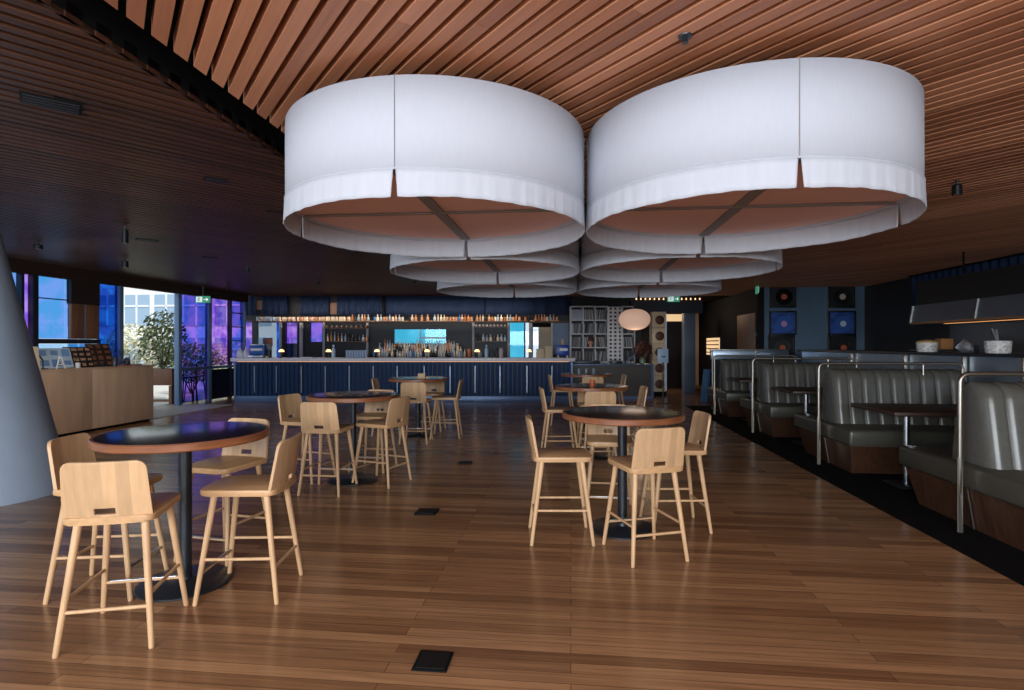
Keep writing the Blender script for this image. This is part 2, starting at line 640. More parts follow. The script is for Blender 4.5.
tn_ = 10
pane(8.45, 8.86, 0.3, 2.76, G_SKYB)
pane(8.9, 9.12, 0.3, 2.76, G_PURPLE)
post(8.88, 0.05, M_DFRAME)
post(9.12, 0.10, M_DFRAME)
pane(9.15, 9.84, 1.62, 2.76, G_SKYB, 'pale blue film pane')
pane(9.15, 9.84, 0.5, 1.52, glass('frosted_sky_pane', (170, 205, 232)))
pane(9.84, 10.5, 0.5, 1.52, G_SKYB)
pane(10.5, 11.05, 0.3, 2.76, G_BLUE)
mm = MB()
mm.box((ug, 10.17, 2.53), (0.1, 0.66, 0.46))
struct('trim_%d' % tn_, mm, mat('dark_brown_board', (40, 28, 22), 0.5), rotz=-TH); tn_ += 1
for v0, v1 in ((9.86, 10.13), (10.18, 10.5)):
    mm = MB()
    mm.box((ug, (v0 + v1) / 2, 1.96), (0.08, v1 - v0, 0.68), bev=0.004)
    struct('trim_%d' % tn_, mm, M_WOODP, 'brown timber panel in the glazing', rotz=-TH); tn_ += 1
mm = MB()
mm.box((ug, 10.155, 1.96), (0.05, 0.05, 0.68))
struct('trim_%d' % tn_, mm, M_FRAME, rotz=-TH); tn_ += 1
mm = MB()
mm.box((ug, 9.83, 1.57), (0.12, 1.36, 0.09))
mm.box((ug, 9.5, 2.36), (0.03, 0.72, 0.02))
struct('trim_%d' % tn_, mm, M_DFRAME, rotz=-TH); tn_ += 1
mm = MB()
mm.box((ug, 10.1, 0.15), (0.14, 3.6, 0.3))
struct('trim_%d' % tn_, mm, M_DFRAME, rotz=-TH); tn_ += 1
post(11.05, 0.11)
post(12.86, 0.12)
post(14.02, 0.12)
post(14.95, 0.05, M_DFRAME)
post(15.62, 0.10)
# glazed door leaf and the fixed glazing after it
pane(12.92, 13.96, 0.06, 2.76, G_VIOLET, 'violet and blue film door pane')
pane(14.08, 14.93, 0.95, 2.76, G_PURPLE, 'purple film pane')
pane(14.98, 15.57, 0.95, 2.76, G_VIOLET)
mm = MB()
for zz in (2.02, 2.42, 1.62):
    mm.box((ug, 15.27, zz), (0.04, 0.62, 0.03))
struct('trim_%d' % tn_, mm, M_DFRAME, rotz=-TH); tn_ += 1
mm = MB()
mm.box((ug, 14.85, 0.44), (0.06, 1.5, 0.80))
struct('trim_%d' % tn_, mm, mat('navy_low_panel', (16, 24, 48), 0.3), 'navy low panel below the purple glazing', rotz=-TH); tn_ += 1
mm = MB()
mm.box((ug, 14.3, 0.90), (0.14, 2.7, 0.07))
struct('trim_%d' % tn_, mm, M_NAVYL, rotz=-TH); tn_ += 1
mm = MB()
mm.box((ug + 0.35, 11.6, 0.006), (1.7, 3.2, 0.012))
struct('trim_%d' % tn_, mm, mat('pale_threshold', (176, 168, 158), 0.4), 'pale threshold at the open doorway', rotz=-TH); tn_ += 1

# ---- wall behind the bar (parallel to the bar, world axes) at Y = 17.3
YB = 17.3
kb = YB / F


def bx(px):
    return (px - 512) * kb


def bz(py):
    return CAM_Z + (345 - py) * kb


m = MB()
XL, XR = bx(240), 4.1
m.box(((XL + XR) / 2, YB + 0.06, 2.66), (XR - XL, 0.12, 0.82))
m.box(((XL + XR) / 2, YB + 0.06, 0.55), (XR - XL, 0.12, 1.1))
for a, b in ((252, 257), (281, 285.5), (297, 310), (322, 394), (446, 510), (524, 525.5), (531, 533), (551, 641)):
    m.box(((bx(a) + bx(b)) / 2, YB + 0.06, 1.675), (bx(b) - bx(a), 0.12, 1.15))
m.box(((bx(394) + bx(446)) / 2, YB + 0.06, 2.12), (bx(446) - bx(394), 0.12, 0.27))
m.box(((bx(394) + bx(446)) / 2, YB + 0.06, 1.32), (bx(446) - bx(394), 0.12, 0.45))
m.box((bx(316), YB + 0.06, 1.35), (bx(322) - bx(310), 0.12, 0.5))
struct('wall_back', m, mat('back_wall', (14, 20, 30), 0.5))
for a, b, z0, z1, g in ((243, 252, 1.1, 2.25, G_PURPLE), (257, 276, 1.1, 2.25, glass('milky_pane', (150, 164, 178))), (276, 281, 1.1, 2.25, G_BLUE),
                        (285.5, 297, 1.55, 2.25, G_PURPLE), (285.5, 297, 1.1, 1.55, G_DARK), (310, 322, 1.6, 2.25, G_VIOLET),
                        (394, 446, 1.545, 1.985, G_CYAN), (510, 524, 1.1, 2.25, G_CYAN), (525.5, 531, 1.1, 2.25, glass('white_pane', (226, 234, 240))),
                        (533, 538.5, 1.1, 2.0, MATS['white_pane']), (538.5, 551, 1.1, 2.05, mat('beige_board', (176, 160, 134), 0.6))):
    mm = MB()
    mm.box(((bx(a) + bx(b)) / 2, YB + 0.05, (z0 + z1) / 2), (bx(b) - bx(a), 0.014, z1 - z0))
    struct('window_%d' % wn_, mm, g)
    wn_ += 1
mm = MB()
mm.box(((bx(533) + bx(551)) / 2, YB + 0.05, 2.15), (bx(551) - bx(533), 0.02, 0.2))
struct('trim_%d' % tn_, mm, M_BLACK); tn_ += 1
mm = MB()
mm.box(((bx(394) + bx(446)) / 2, YB + 0.03, 1.78), (0.03, 0.03, 0.44))
mm.box((bx(433), YB + 0.03, 1.72), (bx(446) - bx(420), 0.02, 0.05))
struct('trim_%d' % tn_, mm, M_WHITE); tn_ += 1
for px in (281.5, 302, 324.5, 368, 473.5, 508.5, 530.5, 552):
    mm = MB()
    mm.box((bx(px), YB - 0.05, 1.68), (0.10 if px in (302, 530.5) else 0.07, 0.08, 1.16), bev=0.006)
    struct('trim_%d' % tn_, mm, mat('pale_mullion', (170, 166, 172), 0.4)); tn_ += 1
mm = MB()
mm.box((bx(561), YB - 0.02, 1.72), (bx(569) - bx(553.5), 0.03, 1.0))
struct('trim_%d' % tn_, mm, mat('blue_grey_board', (110, 130, 158), 0.5)); tn_ += 1

# ---- corridor on the right of the host counter
m = MB()
m.box((4.85 + 0.08, 18.6, 1.5), (0.16, 6.8, 3.0))
struct('wall_corridor', m, mat('corridor_panel', (24, 23, 25), 0.75, spec=0.2), rotz=-TH)
m = MB()
m.box((3.2, 22.2, 1.5), (4.5, 0.2, 3.0))
struct('wall_end', m, mat('dark_end_wall', (44, 34, 30), 0.5), rotz=-TH)
m = MB()
m.box((5.9 + 0.35, 15.35, 1.5), (2.7, 0.2, 3.0))
struct('wall_record', m, M_RECWALL, 'slate wall of framed records', rotz=-TH)
m = MB()
for u in (5.62, 6.58):
    m.box((u, 15.24, 1.5), (0.03, 0.03, 2.9))
struct('trim_%d' % tn_, m, mat('seam_metal', (120, 124, 130), 0.3, metal=0.8), rotz=-TH); tn_ += 1
m = MB()
m.box((4.84, 16.15, 1.35), (0.04, 1.55, 2.0))
struct('door_1', m, M_WOODP, 'brown timber door in the dark corridor wall', rotz=-TH)
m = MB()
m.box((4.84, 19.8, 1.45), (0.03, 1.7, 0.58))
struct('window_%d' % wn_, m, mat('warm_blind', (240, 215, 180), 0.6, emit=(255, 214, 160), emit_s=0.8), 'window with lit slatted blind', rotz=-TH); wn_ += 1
m = MB()
for k in range(4):
    m.box((4.80, 19.8, 1.25 + 0.13 * k), (0.03, 1.72, 0.035))
struct('trim_%d' % tn_, m, M_WOODP, rotz=-TH); tn_ += 1
# header over the corridor mouth
m = MB()
m.box(((at(632, 16.9, 0).x + at(701, 16.9, 0).x) / 2, 16.9, 2.66), (2.15, 0.12, 0.40))
struct('trim_%d' % tn_, m, mat('navy_header', (26, 34, 48), 0.5)); tn_ += 1
m = MB()
m.box((at(688.5, 17.5, 0).x, 17.5, 1.3), (0.34, 0.3, 2.6), bev=0.01)
struct('trim_%d' % tn_, m, mat('blue_grey_column', (92, 104, 124), 0.5), 'blue grey square column at the corridor'); tn_ += 1
m = MB()
m.box((at(696, 17.5, 0).x, 17.5, 1.42), (0.10, 0.2, 2.35))
struct('trim_%d' % tn_, m, mat('warm_timber_strip', (214, 160, 116), 0.4)); tn_ += 1
m = MB()
m.box((at(665.3, 17.2, 0).x, 17.2, 1.3), (0.06, 0.06, 2.4))
struct('trim_%d' % tn_, m, mat('pale_blue_strip', (160, 196, 226), 0.4, emit=(150, 190, 230), emit_s=0.35), 'pale blue light strip at the corridor edge'); tn_ += 1
m = MB()
m.box((at(675, 19.4, 0).x, 19.4, 1.3), (0.55, 0.06, 2.6))
struct('door_2', m, mat('dark_brown_door', (42, 30, 26), 0.35), 'dark brown door at the end of the corridor')

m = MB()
m.box((at(672, 19.3, 0).x, 19.33, 2.44), (0.85, 0.03, 0.24))  # reflection of the lit blinds, built as a glowing panel
struct('window_%d' % wn_, m, MATS['warm_blind'], 'glowing panel imitating reflected blinds at the end of the corridor'); wn_ += 1


# ================================================================== OUTSIDE
m = MB()
m.box((-20, 20, -0.16), (80, 80, 0.1))
tag(m.build('ground', mat('outside_paving', (190, 186, 180), 0.8)), None, None, kind='structure')


def leaf_clump(name, label, cat, loc, rx, rz, n, m_, seed, size=0.09, group=None, zc=None, trunk=True):
    rnd = random.Random(seed)
    t = thing(name, label, cat, loc, 0, group)
    f = MB()
    zc = zc if zc is not None else rz
    for _ in range(n):
        while True:
            p = Vector((rnd.uniform(-1, 1), rnd.uniform(-1, 1), rnd.uniform(-1, 1)))
            if 0.15 < p.length < 1:
                break
        p = Vector((p.x * rx, p.y * rx, p.z * rz + zc))
        q = Vector((rnd.gauss(0, 1), rnd.gauss(0, 1), rnd.gauss(0.4, 1))).normalized()
        x = q.orthogonal().normalized()
        y = q.cross(x)
        L = size * rnd.uniform(0.6, 1.3)
        w = L * 0.4
        vs = [f.bm.verts.new(p + a) for a in (-x * L, y * w + q * w * 0.3, x * L, -y * w + q * w * 0.3)]
        f.bm.faces.new(vs)
    f.build('foliage', m_, t, smooth=False, recalc=False)
    if trunk:
        s_ = MB()
        for k in range(5):
            a = k * 1.3
            s_.tube((0.03 * math.cos(a), 0.03 * math.sin(a), 0), (rx * 0.55 * math.cos(a), rx * 0.55 * math.sin(a), zc + rz * 0.3), 0.022, 0.008, 6)
        s_.build('stem', mat('bark', (96, 78, 60), 0.8), t)
    return t


M_LEAF = mat('olive_leaf', (118, 132, 88), 0.6, vary=0.35, scale=(9, 9, 9))
M_LEAF2 = mat('pale_leaf', (226, 224, 196), 0.6, vary=0.3, scale=(9, 9, 9))
# doorway planting
pl = thing('planter_bench', 'brown timber planter bench just outside the open doorway', 'planter', at(161, 14.2, -0.1))
m = MB()
m.box((0, 0, 0.80), (0.80, 0.4, 0.42), bev=0.01)
m.build('planter_box', M_WOODP, pl)
for sx in (-0.34, 0.34):
    m = MB()
    m.box((sx, 0, 0.29), (0.07, 0.36, 0.58))
    m.build('leg', M_WOODP, pl)
m = MB()
m.box((0, 0, 0.2), (0.62, 0.3, 0.05))
m.build('shelf', M_WOODP, pl)
leaf_clump('olive_shrub', 'olive green shrub rising out of the planter in the doorway', 'plant', at(163, 14.2, 0.9), 0.55, 0.75, 900, M_LEAF, 1, 0.07)
leaf_clump('olive_shrub', 'pale sunlit shrub filling the left of the doorway', 'plant', at(136, 15.6, -0.1), 0.85, 0.8, 1300, M_LEAF2, 2, 0.08, zc=1.4)
leaf_clump('olive_shrub', 'shrub with grey leaves behind the violet glass door', 'plant', at(192, 18.6, -0.1), 1.0, 0.7, 1000, M_LEAF, 3, 0.09, zc=1.0)
leaf_clump('olive_shrub', 'low shrub outside behind the purple glazing', 'plant', at(226, 22.8, -0.1), 1.0, 0.75, 900, M_LEAF2, 4, 0.09, zc=1.0)
b = thing('outside_building', 'white building with grey window bands beyond the doorway', 'building', (-15.5, 30, -0.1), math.radians(-8))
m = MB()
m.box((0, 0, 3.0), (13, 6, 6.0))
m.build('wall', mat('white_render', (232, 234, 236), 0.7), b)
for k in range(8):
    for z_ in (1.2, 3.3):
        m = MB()
        m.box((-5.6 + k * 1.6, -3.02, z_), (1.3, 0.06, 1.5))
        w_ = m.build('window', mat('far_window', (150, 176, 200), 0.2), b)
        m = MB()
        m.box((-5.6 + k * 1.6, -3.06, z_), (0.08, 0.04, 1.5))
        m.box((-5.6 + k * 1.6, -3.06, z_ + 0.2), (1.3, 0.04, 0.08))
        m.build('glazing_bar', mat('white_render', (232, 234, 236), 0.7), w_)

# dark outdoor stools behind the glass door
for i, (px, yy, lab) in enumerate(((187.5, 14.64, 'dark metal outdoor stool behind the violet door, nearest the post'), (195, 15.25, 'dark metal outdoor stool behind the violet door, farther from the post'))):
    if i == 0:
        os_ = thing('outdoor_stool', lab, 'stool', at(px, yy, -0.1), 0.2)
        m = MB(); m.box((0, 0, 0.76), (0.34, 0.34, 0.03), bev=0.01); m.build('seat', M_STEELBLK, os_)
        for sx in (-1, 1):
            for sy in (-1, 1):
                m = MB(); m.tube((sx * 0.19, sy * 0.19, 0), (sx * 0.14, sy * 0.14, 0.75), 0.016); m.build('leg', M_STEELBLK, os_)
        m = MB(); m.path([(-0.15, 0.15, 0.76), (-0.15, 0.18, 1.1), (0.15, 0.18, 1.1), (0.15, 0.15, 0.76)], 0.014); m.build('backrest', M_STEELBLK, os_)
    else:
        dup(os_, at(px, yy, -0.1), -0.4, lab)

# ================================================================== BIG WHITE DRUM SHADES
SR, SB, ST_, SK = 0.998, 2.27, 2.905, 0.15


def make_shade(label):
    t = thing('drum_shade', label, 'pendant shade', (0, 0, SB), -TH, 'big white drum shades under the ceiling')
    H = ST_ - SB
    N = 128
    m = MB()
    m.grid(N, 2, lambda a, b: (SR * math.cos(a * 2 * PI), SR * math.sin(a * 2 * PI), SK + b * (H - SK)))
    bmesh.ops.remove_doubles(m.bm, verts=m.bm.verts[:], dist=1e-4)
    m.build('drum', M_FABRIC, t, solid=0.008, offset=-1)
    # hem ring at the seam
    m = MB()
    prof = []
    for k in range(N):
        a = 2 * PI * k / N
        prof.append((SR * math.cos(a), SR * math.sin(a), SK))
    m.path(prof + [prof[0]], 0.006, 6)
    m.build('hem', M_FABRIC, t)
    # hanging skirt in four pieces with slits between them
    rnd = random.Random(11)
    for q in range(4):
        a0, a1 = -PI / 2 + q * PI / 2 + 0.006, -PI / 2 + (q + 1) * PI / 2 - 0.006
        n = 90
        ph = rnd.uniform(0, 6)

        def fn(s, b, a0=a0, a1=a1, ph=ph):
            edge = min(s, 1 - s) * (a1 - a0)
            a = a0 + s * (a1 - a0)
            drop = 1 - b
            if b < 0.01:
                pass
            curl = drop * 0.012 * math.exp(-edge / 0.03)
            a += curl * (1 if s < 0.5 else -1)
            rip = 0.0016 * math.sin(a * 61 + ph) + 0.0016 * math.sin(a * 137 + 2 * ph) + 0.001 * math.sin(a * 23)
            r = SR + 0.004 + rip * (0.25 + 0.9 * drop) + 0.004 * drop
            z = SK * b + (0.0015 * math.sin(a * 41 + ph) + 0.002 * math.sin(a * 9)) * drop
            return (r * math.cos(a), r * math.sin(a), z)
        m = MB()
        m.grid(n, 5, fn)
        m.build('skirt', M_SKIRT, t, solid=0.003, offset=-1)
        m = MB()
        aa = -PI / 2 + q * PI / 2
        m.tube((SR * 1.002 * math.cos(aa), SR * 1.002 * math.sin(aa), SK + 0.005), (SR * 1.002 * math.cos(aa), SR * 1.002 * math.sin(aa), H), 0.0032, None, 6)
        m.build('seam', M_STRAP, t)
    m = MB()
    m.lathe([(SR - 0.012, SK + 0.010), (SR - 0.012, SK + 0.022)], 96)
    m.build('diffuser', M_DIFF, t)
    m = MB()
    m.box((0, 0, SK + 0.003), (0.075, 2 * SR - 0.04, 0.012))
    m.box((0, 0, SK - 0.001), (2 * SR - 0.04, 0.028, 0.012))
    m.build('cross_frame', M_STRAP, t)
    for k in range(4):
        a = PI / 4 + k * PI / 2
        m = MB()
        m.tube((0.6 * math.cos(a), 0.6 * math.sin(a), SK + 0.02), (0.6 * math.cos(a), 0.6 * math.sin(a), CEIL + 0.06 - SB), 0.006, None, 6)
        m.build('hanger', M_STEELBLK, t)
    return t


LUV = [(-0.912, 3.83), (1.112, 3.87), (-0.915, 5.97), (1.108, 6.05), (-0.915, 8.05), (1.10, 8.28)]
SLAB = ['big white fabric drum shade hanging nearest, over the left table row',
        'big white fabric drum shade hanging nearest, over the right table row',
        'white drum shade of the middle pair with a cyan-lit edge on its left',
        'white drum shade of the middle pair beside the dark kitchen side',
        'white drum shade of the farthest pair, on the bar side',
        'white drum shade of the farthest pair, before the paper lantern']
sh0 = make_shade(SLAB[0])
shk = kids(sh0)
for i, (u, v) in enumerate(LUV):
    if i == 0:
        sh0.location = R(u, v, SB)
    else:
        dup(sh0, R(u, v, SB), -TH, SLAB[i], None, shk)

# ================================================================== ROUND TABLES
def make_table(label):
    t = thing('round_table', label, 'table', (0, 0, 0), 0, 'round dark-topped tables')
    r = 0.49
    m = MB()
    m.lathe([(r - 0.02, 0.948 - 0.012), (r - 0.018, 0.952), (r - 0.03, 0.9535), (0.001, 0.9535)], 64, cap=False)
    m.build('tabletop', M_TTOP, t)
    m = MB()
    m.lathe([(r - 0.06, 0.905), (r - 0.008, 0.905), (r, 0.912), (r, 0.946), (r - 0.006, 0.9525), (r - 0.022, 0.9525), (r - 0.022, 0.93)], 64, cap=False)
    m.lathe([(r - 0.058, 0.905), (r - 0.058, 0.912)], 64)
    m.build('edge_band', M_TEDGE, t)
    m = MB()
    m.lathe([(0.038, 0.02), (0.038, 0.885)], 24)
    m.build('pole', M_STEELBLK, t)
    m = MB()
    m.lathe([(0.22, 0.884), (0.22, 0.892), (0.05, 0.905), (0.001, 0.906)], 32)
    m.build('top_plate', M_STEELBLK, t)
    m = MB()
    m.lathe([(0.265, 0.0), (0.27, 0.004), (0.27, 0.012), (0.262, 0.018), (0.06, 0.024), (0.042, 0.034), (0.038, 0.05)], 48)
    m.build('base', M_STEELBLK, t)
    return t


TABLES = {'L1': (-2.06, 3.53), 'L2': (-1.76, 6.2), 'L3': (-1.56, 9.3), 'R1': (0.90, 4.57), 'R2': (1.07, 7.55), 'R3': (1.43, 10.7)}
TLAB = {'L1': 'round dark-topped table with walnut edge beside the grey concrete column',
        'L2': 'round dark-topped table midway between the column table and the navy bar',
        'L3': 'round dark-topped table right before the navy bar, cream box on it',
        'R1': 'round dark-topped table nearest the booths, first of its row',
        'R2': 'round table with an orange candle jar, before the brown host counter',
        'R3': 'farthest round table, closest to the brown host counter'}
t0 = make_table(TLAB['L1'])
tk = kids(t0)
for k, (x, y) in TABLES.items():
    if k == 'L1':
        t0.location = (x, y, 0)
    else:
        dup(t0, (x, y, 0), 0, TLAB[k], None, tk)

# ================================================================== OAK STOOLS
def make_stool(label):
    t = thing('counter_stool', label, 'stool', (0, 0, 0), 0, 'pale oak counter stools')
    # seat: rounded plate, rear edge curved
    out = []
    hw, yf, yr = 0.205, 0.232, -0.205

    def arc(cx, cy, r, a0, a1, n=7):
        return [(cx + r * math.cos(a0 + (a1 - a0) * i / (n - 1)), cy + r * math.sin(a0 + (a1 - a0) * i / (n - 1))) for i in range(n)]
    r = 0.06
    out += arc(hw - 0.006 - r, yf - r, r, 0, PI / 2)
    out += arc(-hw + 0.006 + r, yf - r, r, PI / 2, PI)
    out += arc(-hw + 0.045, yr + 0.035, 0.045, PI, 1.45 * PI)
    out += [(x, yr - 0.022 + 0.018 * (x / hw) ** 2) for x in (-0.12, -0.06, 0.0, 0.06, 0.12)]
    out += arc(hw - 0.045, yr + 0.035, 0.045, 1.55 * PI, 2 * PI)
    m = MB()
    m.prism(out, 0.622, 0.658, bev=0.009)
    m.build('seat', M_OAKSEAT, t)
    # backrest: one bent panel with a hand slot at its foot
    Hh, tilt = 0.285, math.radians(10)
    xs = [-1, -0.985, -0.955, -0.90, -0.8, -0.6, -0.4, -0.235, 0, 0.235, 0.4, 0.6, 0.8, 0.90, 0.955, 0.985, 1]
    zs = [0.0, 0.02, 0.052, 0.12, 0.18, 0.225, 0.25, 0.27, Hh]

    def bp(i, j):
        s, z = xs[i], zs[j]
        # rounded top corners
        e = max(0.0, (abs(s) * 0.2 - 0.155)) / 0.045
        top = Hh - 0.045 * (1 - math.sqrt(max(0.0, 1 - e * e)))
        z = z * top / Hh
        w = 0.198 - 0.014 * (z / Hh)
        x = s * w
        y = -0.218 + 0.030 * s * s + 0.004 - math.tan(tilt) * z
        return Vector((x, y, 0.652 + z))
    m = MB()
    vs = [[m.bm.verts.new(bp(i, j)) for j in range(len(zs))] for i in range(len(xs))]
    for i in range(len(xs) - 1):
        for j in range(len(zs) - 1):
            if j == 1 and 7 <= i <= 8:
                continue
            m.bm.faces.new((vs[i][j], vs[i + 1][j], vs[i + 1][j + 1], vs[i][j + 1]))
    o = m.build('backrest', M_STAVE, t, solid=0.019, offset=0)
    bv = o.modifiers.new('soft_edges', 'BEVEL')
    bv.width = 0.005
    bv.segments = 2
    bv.limit_method = 'ANGLE'
    bv.angle_limit = math.radians(50)
    legs = {}
    for sx in (-1, 1):
        for sy in (-1, 1):
            p0 = Vector((sx * (0.212 if sy > 0 else 0.208), sy * 0.232, 0.0))
            p1 = Vector((sx * 0.148, sy * 0.15, 0.63))
            legs[(sx, sy)] = (p0, p1)
            m = MB()
            d_ = p1 - p0
            m.tube(p0, p0 + d_ * 0.012, 0.0115, 0.0135, 14)
            m.tube(p0 + d_ * 0.012, p1, 0.0135, 0.0195, 14)
            m.build('leg', M_OAK, t)

    def on(k, z):
        p0, p1 = legs[k]
        return p0 + (p1 - p0) * (z / p1.z)
    for a, b, z, nm in (((-1, -1), (1, -1), 0.20, 'stretcher'), ((-1, -1), (-1, 1), 0.255, 'stretcher'), ((1, -1), (1, 1), 0.255, 'stretcher'), ((-1, 1), (1, 1), 0.175, 'footrest')):
        m = MB()
        m.tube(on(a, z), on(b, z), 0.0095, None, 10)
        fr = m.build(nm, M_OAK, t)
        if nm == 'footrest':
            pa, pb = on(a, z), on(b, z)
            m = MB()
            m.box(((pa.x + pb.x) / 2, pa.y + 0.001, z + 0.0085), (abs(pb.x - pa.x) - 0.05, 0.02, 0.006), bev=0.002)
            c = m.build('metal_cap', M_STEEL, fr)
            c['label'] = 'brushed metal foot plate'
    return t


WHERE = {'L1': 'at the concrete column table', 'L2': 'at the second bar-side table', 'L3': 'at the navy bar table',
         'R1': 'at the nearest booth-side table', 'R2': 'at the candle-jar table', 'R3': 'at the host counter table'}
STOOLS = [
    ('L1', -2.035, 2.955, 12, 'pale oak stool showing its back, nearest of all'),
    ('L1', -1.60, 3.44, 92, 'pale oak stool turned sideways, back towards the aisle'),
    ('L1', -2.49, 3.47, -84, 'pale oak stool, back against the column side'),
    ('L1', -2.07, 4.05, 166, 'pale oak stool on the far side, half hidden,'),
    ('R1', 0.378, 4.39, -90, 'pale oak stool in side view, back to the bar'),
    ('R1', 0.955, 4.05, 15, 'pale oak stool showing its slotted back'),
    ('R1', 1.35, 4.66, 91, 'pale oak stool, back towards the booths'),
    ('R1', 0.88, 5.06, 172, 'pale oak stool facing us from the far side'),
    ('L2', -1.89, 5.77, -6, 'pale oak stool showing its back'),
    ('L2', -1.42, 6.13, 67, 'pale oak stool turned askew, back towards the aisle'),
    ('L2', -2.31, 6.30, -108, 'pale oak stool, back towards the plywood counter'),
    ('L2', -1.68, 6.80, 172, 'pale oak stool facing us from the far side'),
    ('L3', -1.48, 8.66, -2, 'pale oak stool showing its back'),
    ('L3', -1.07, 9.14, 90, 'pale oak stool in side view, back towards the booths'),
    ('L3', -2.07, 9.40, -90, 'pale oak stool, back towards the plywood counter'),
    ('L3', -1.42, 9.86, 176, 'pale oak stool facing us from the far side'),
    ('R2', 0.63, 7.45, -88, 'pale oak stool in side view, back to the bar'),
    ('R2', 1.07, 7.05, 2, 'pale oak stool showing its back'),
    ('R2', 1.56, 7.62, 90, 'pale oak stool, back towards the booths'),
    ('R2', 1.16, 8.10, 178, 'pale oak stool facing us from the far side'),
    ('R3', 0.95, 10.65, -88, 'pale oak stool in side view, back to the bar'),
    ('R3', 1.43, 10.16, 1, 'pale oak stool showing its back'),
    ('R3', 1.92, 10.75, 90, 'pale oak stool, back towards the corridor'),
]
s0 = None
for tb, x, y, a, lab in STOOLS:
    L = lab.rstrip(',') + ' ' + WHERE[tb]
    assert len(L.split()) <= 16, L
    if s0 is None:
        s0 = make_stool(L)
        s0.location = (x, y, 0)
        s0.rotation_euler = (0, 0, math.radians(a))
        sk = kids(s0)
    else:
        dup(s0, (x, y, 0), math.radians(a), L, None, sk)

# small things on the tables
m = MB()
m.lathe([(0.03, 0), (0.036, 0.01), (0.036, 0.085), (0.032, 0.085), (0.03, 0.02)], 16)
tag(m.build('candle_jar', mat('orange_glass', (176, 92, 54), 0.3), loc=(1.06, 7.40, 0.9535)), 'orange candle jar on the middle round table', 'candle')
m = MB()
m.box((0, 0, 0.04), (0.12, 0.09, 0.08), bev=0.006)
tag(m.build('napkin_box', mat('tan_box', (196, 160, 120), 0.5), loc=(-1.49, 9.25, 0.9535)), 'small tan box on the table before the navy bar', 'box')
for i, dx in enumerate((-0.16, -0.02, 0.12)):
    m = MB()
    m.lathe([(0.022, 0), (0.03, 0.07), (0.03, 0.10), (0.027, 0.10), (0.02, 0.01)], 12)
    tag(m.build('tumbler_glass', mat('smoky_glass', (120, 130, 140), 0.1), loc=(1.43 + dx, 10.62, 0.9535)),
        ['tumbler on the farthest table, at the bar end', 'middle tumbler on the farthest round table', 'tumbler on the farthest table, at the corridor end'][i], 'glass')

# ================================================================== LEFT: CONCRETE COLUMN AND PLYWOOD COUNTER
m = MB()
prof = []
N = 48
rings = []
for i in range(13):
    z = 3.05 * i / 12
    f_ = z / 3.05
    r = 0.74 - 0.40 * f_
    cx = -0.34 * f_
    rings.append([m.bm.verts.new((cx + r * math.cos(2 * PI * k / N), r * math.sin(2 * PI * k / N), z)) for k in range(N)])
for a, b in zip(rings, rings[1:]):
    for k in range(N):
        m.bm.faces.new((a[k], a[(k + 1) % N], b[(k + 1) % N], b[k]))
m.bm.faces.new(rings[0][::-1])
m.bm.faces.new(rings[-1])
tag(m.build('concrete_column', M_CONC, loc=(-5.36, 5.62, 0)), 'tapered blue grey concrete column', 'column')

c = room('service_counter', 'plywood service counter beside the glass wall', 'counter', -8.23, 8.4)
m = MB()
for k in range(3):
    m.box((-0.28, -1.65 + k * 1.42 - 0.0, 0.57), (0.56, 1.412, 1.04), bev=0.004)
m.build('body', M_PLY, c)
m = MB()
m.box((-0.29, -0.23, 1.095), (0.60, 4.3, 0.03), bev=0.004)
m.build('worktop', M_PLY, c)
m = MB()
m.box((-0.30, -0.23, 0.03), (0.48, 4.2, 0.06))
m.build('plinth', M_BLACK, c)
CZ = 1.11


def on_counter(px, z=CZ, u=-8.42):
    k = (px - 512) / F
    v = u * (CT + k * ST) / (k * CT - ST)
    return R(u, v, z)


# leaning display boards
def board(px, w, h, label, m_, bits, u=-8.5):
    t = thing('display_board', label, 'display board', on_counter(px, CZ + 0.003, u), -TH + math.radians(72))
    rot = Matrix.Rotation(math.radians(-24), 4, 'X')
    mm = MB()
    mm.box((0, 0.04, h / 2 * 0.92), (w, 0.025, h), rot=rot, bev=0.003)
    mm.build('panel', m_, t)
    mm = MB()
    rnd = random.Random(px)
    for i in range(bits[0]):
        for j in range(bits[1]):
            x = -w / 2 + w * (i + 0.5) / bits[0]
            z = h * (j + 0.5) / bits[1]
            p = rot @ Vector((x, -0.015, z - h / 2))
            mm.box((p.x, p.y + 0.04, p.z + h / 2 * 0.92), (w / bits[0] * rnd.uniform(0.5, 0.8), 0.006, h / bits[1] * rnd.uniform(0.4, 0.7)), rot=rot)
    mm.build('pictures', bits[2], t)
    mm = MB()
    mm.box((0, 0.17, h * 0.32), (w * 0.5, 0.02, h * 0.66), rot=Matrix.Rotation(math.radians(16), 4, 'X'))
    mm.build('stand', M_STEELBLK, t)
    return t


board(56, 0.50, 0.36, 'pale blue display board leaning on the plywood counter', mat('pale_blue_board', (186, 206, 226), 0.5), (3, 2, mat('blue_print', (110, 150, 200), 0.5)))
board(80, 0.42, 0.38, 'dark display board of small colourful pictures on the plywood counter', mat('dark_board', (36, 30, 32), 0.5), (4, 4, mat('photo_prints', (176, 140, 110), 0.5, vary=0.5, scale=(18, 18, 18))))
board(101, 0.40, 0.44, 'taller dark brown display board at the doorway end of the counter', mat('umber_board', (52, 34, 28), 0.5), (3, 4, mat('print_brown', (120, 80, 60), 0.5, vary=0.4, scale=(18, 18, 18))))
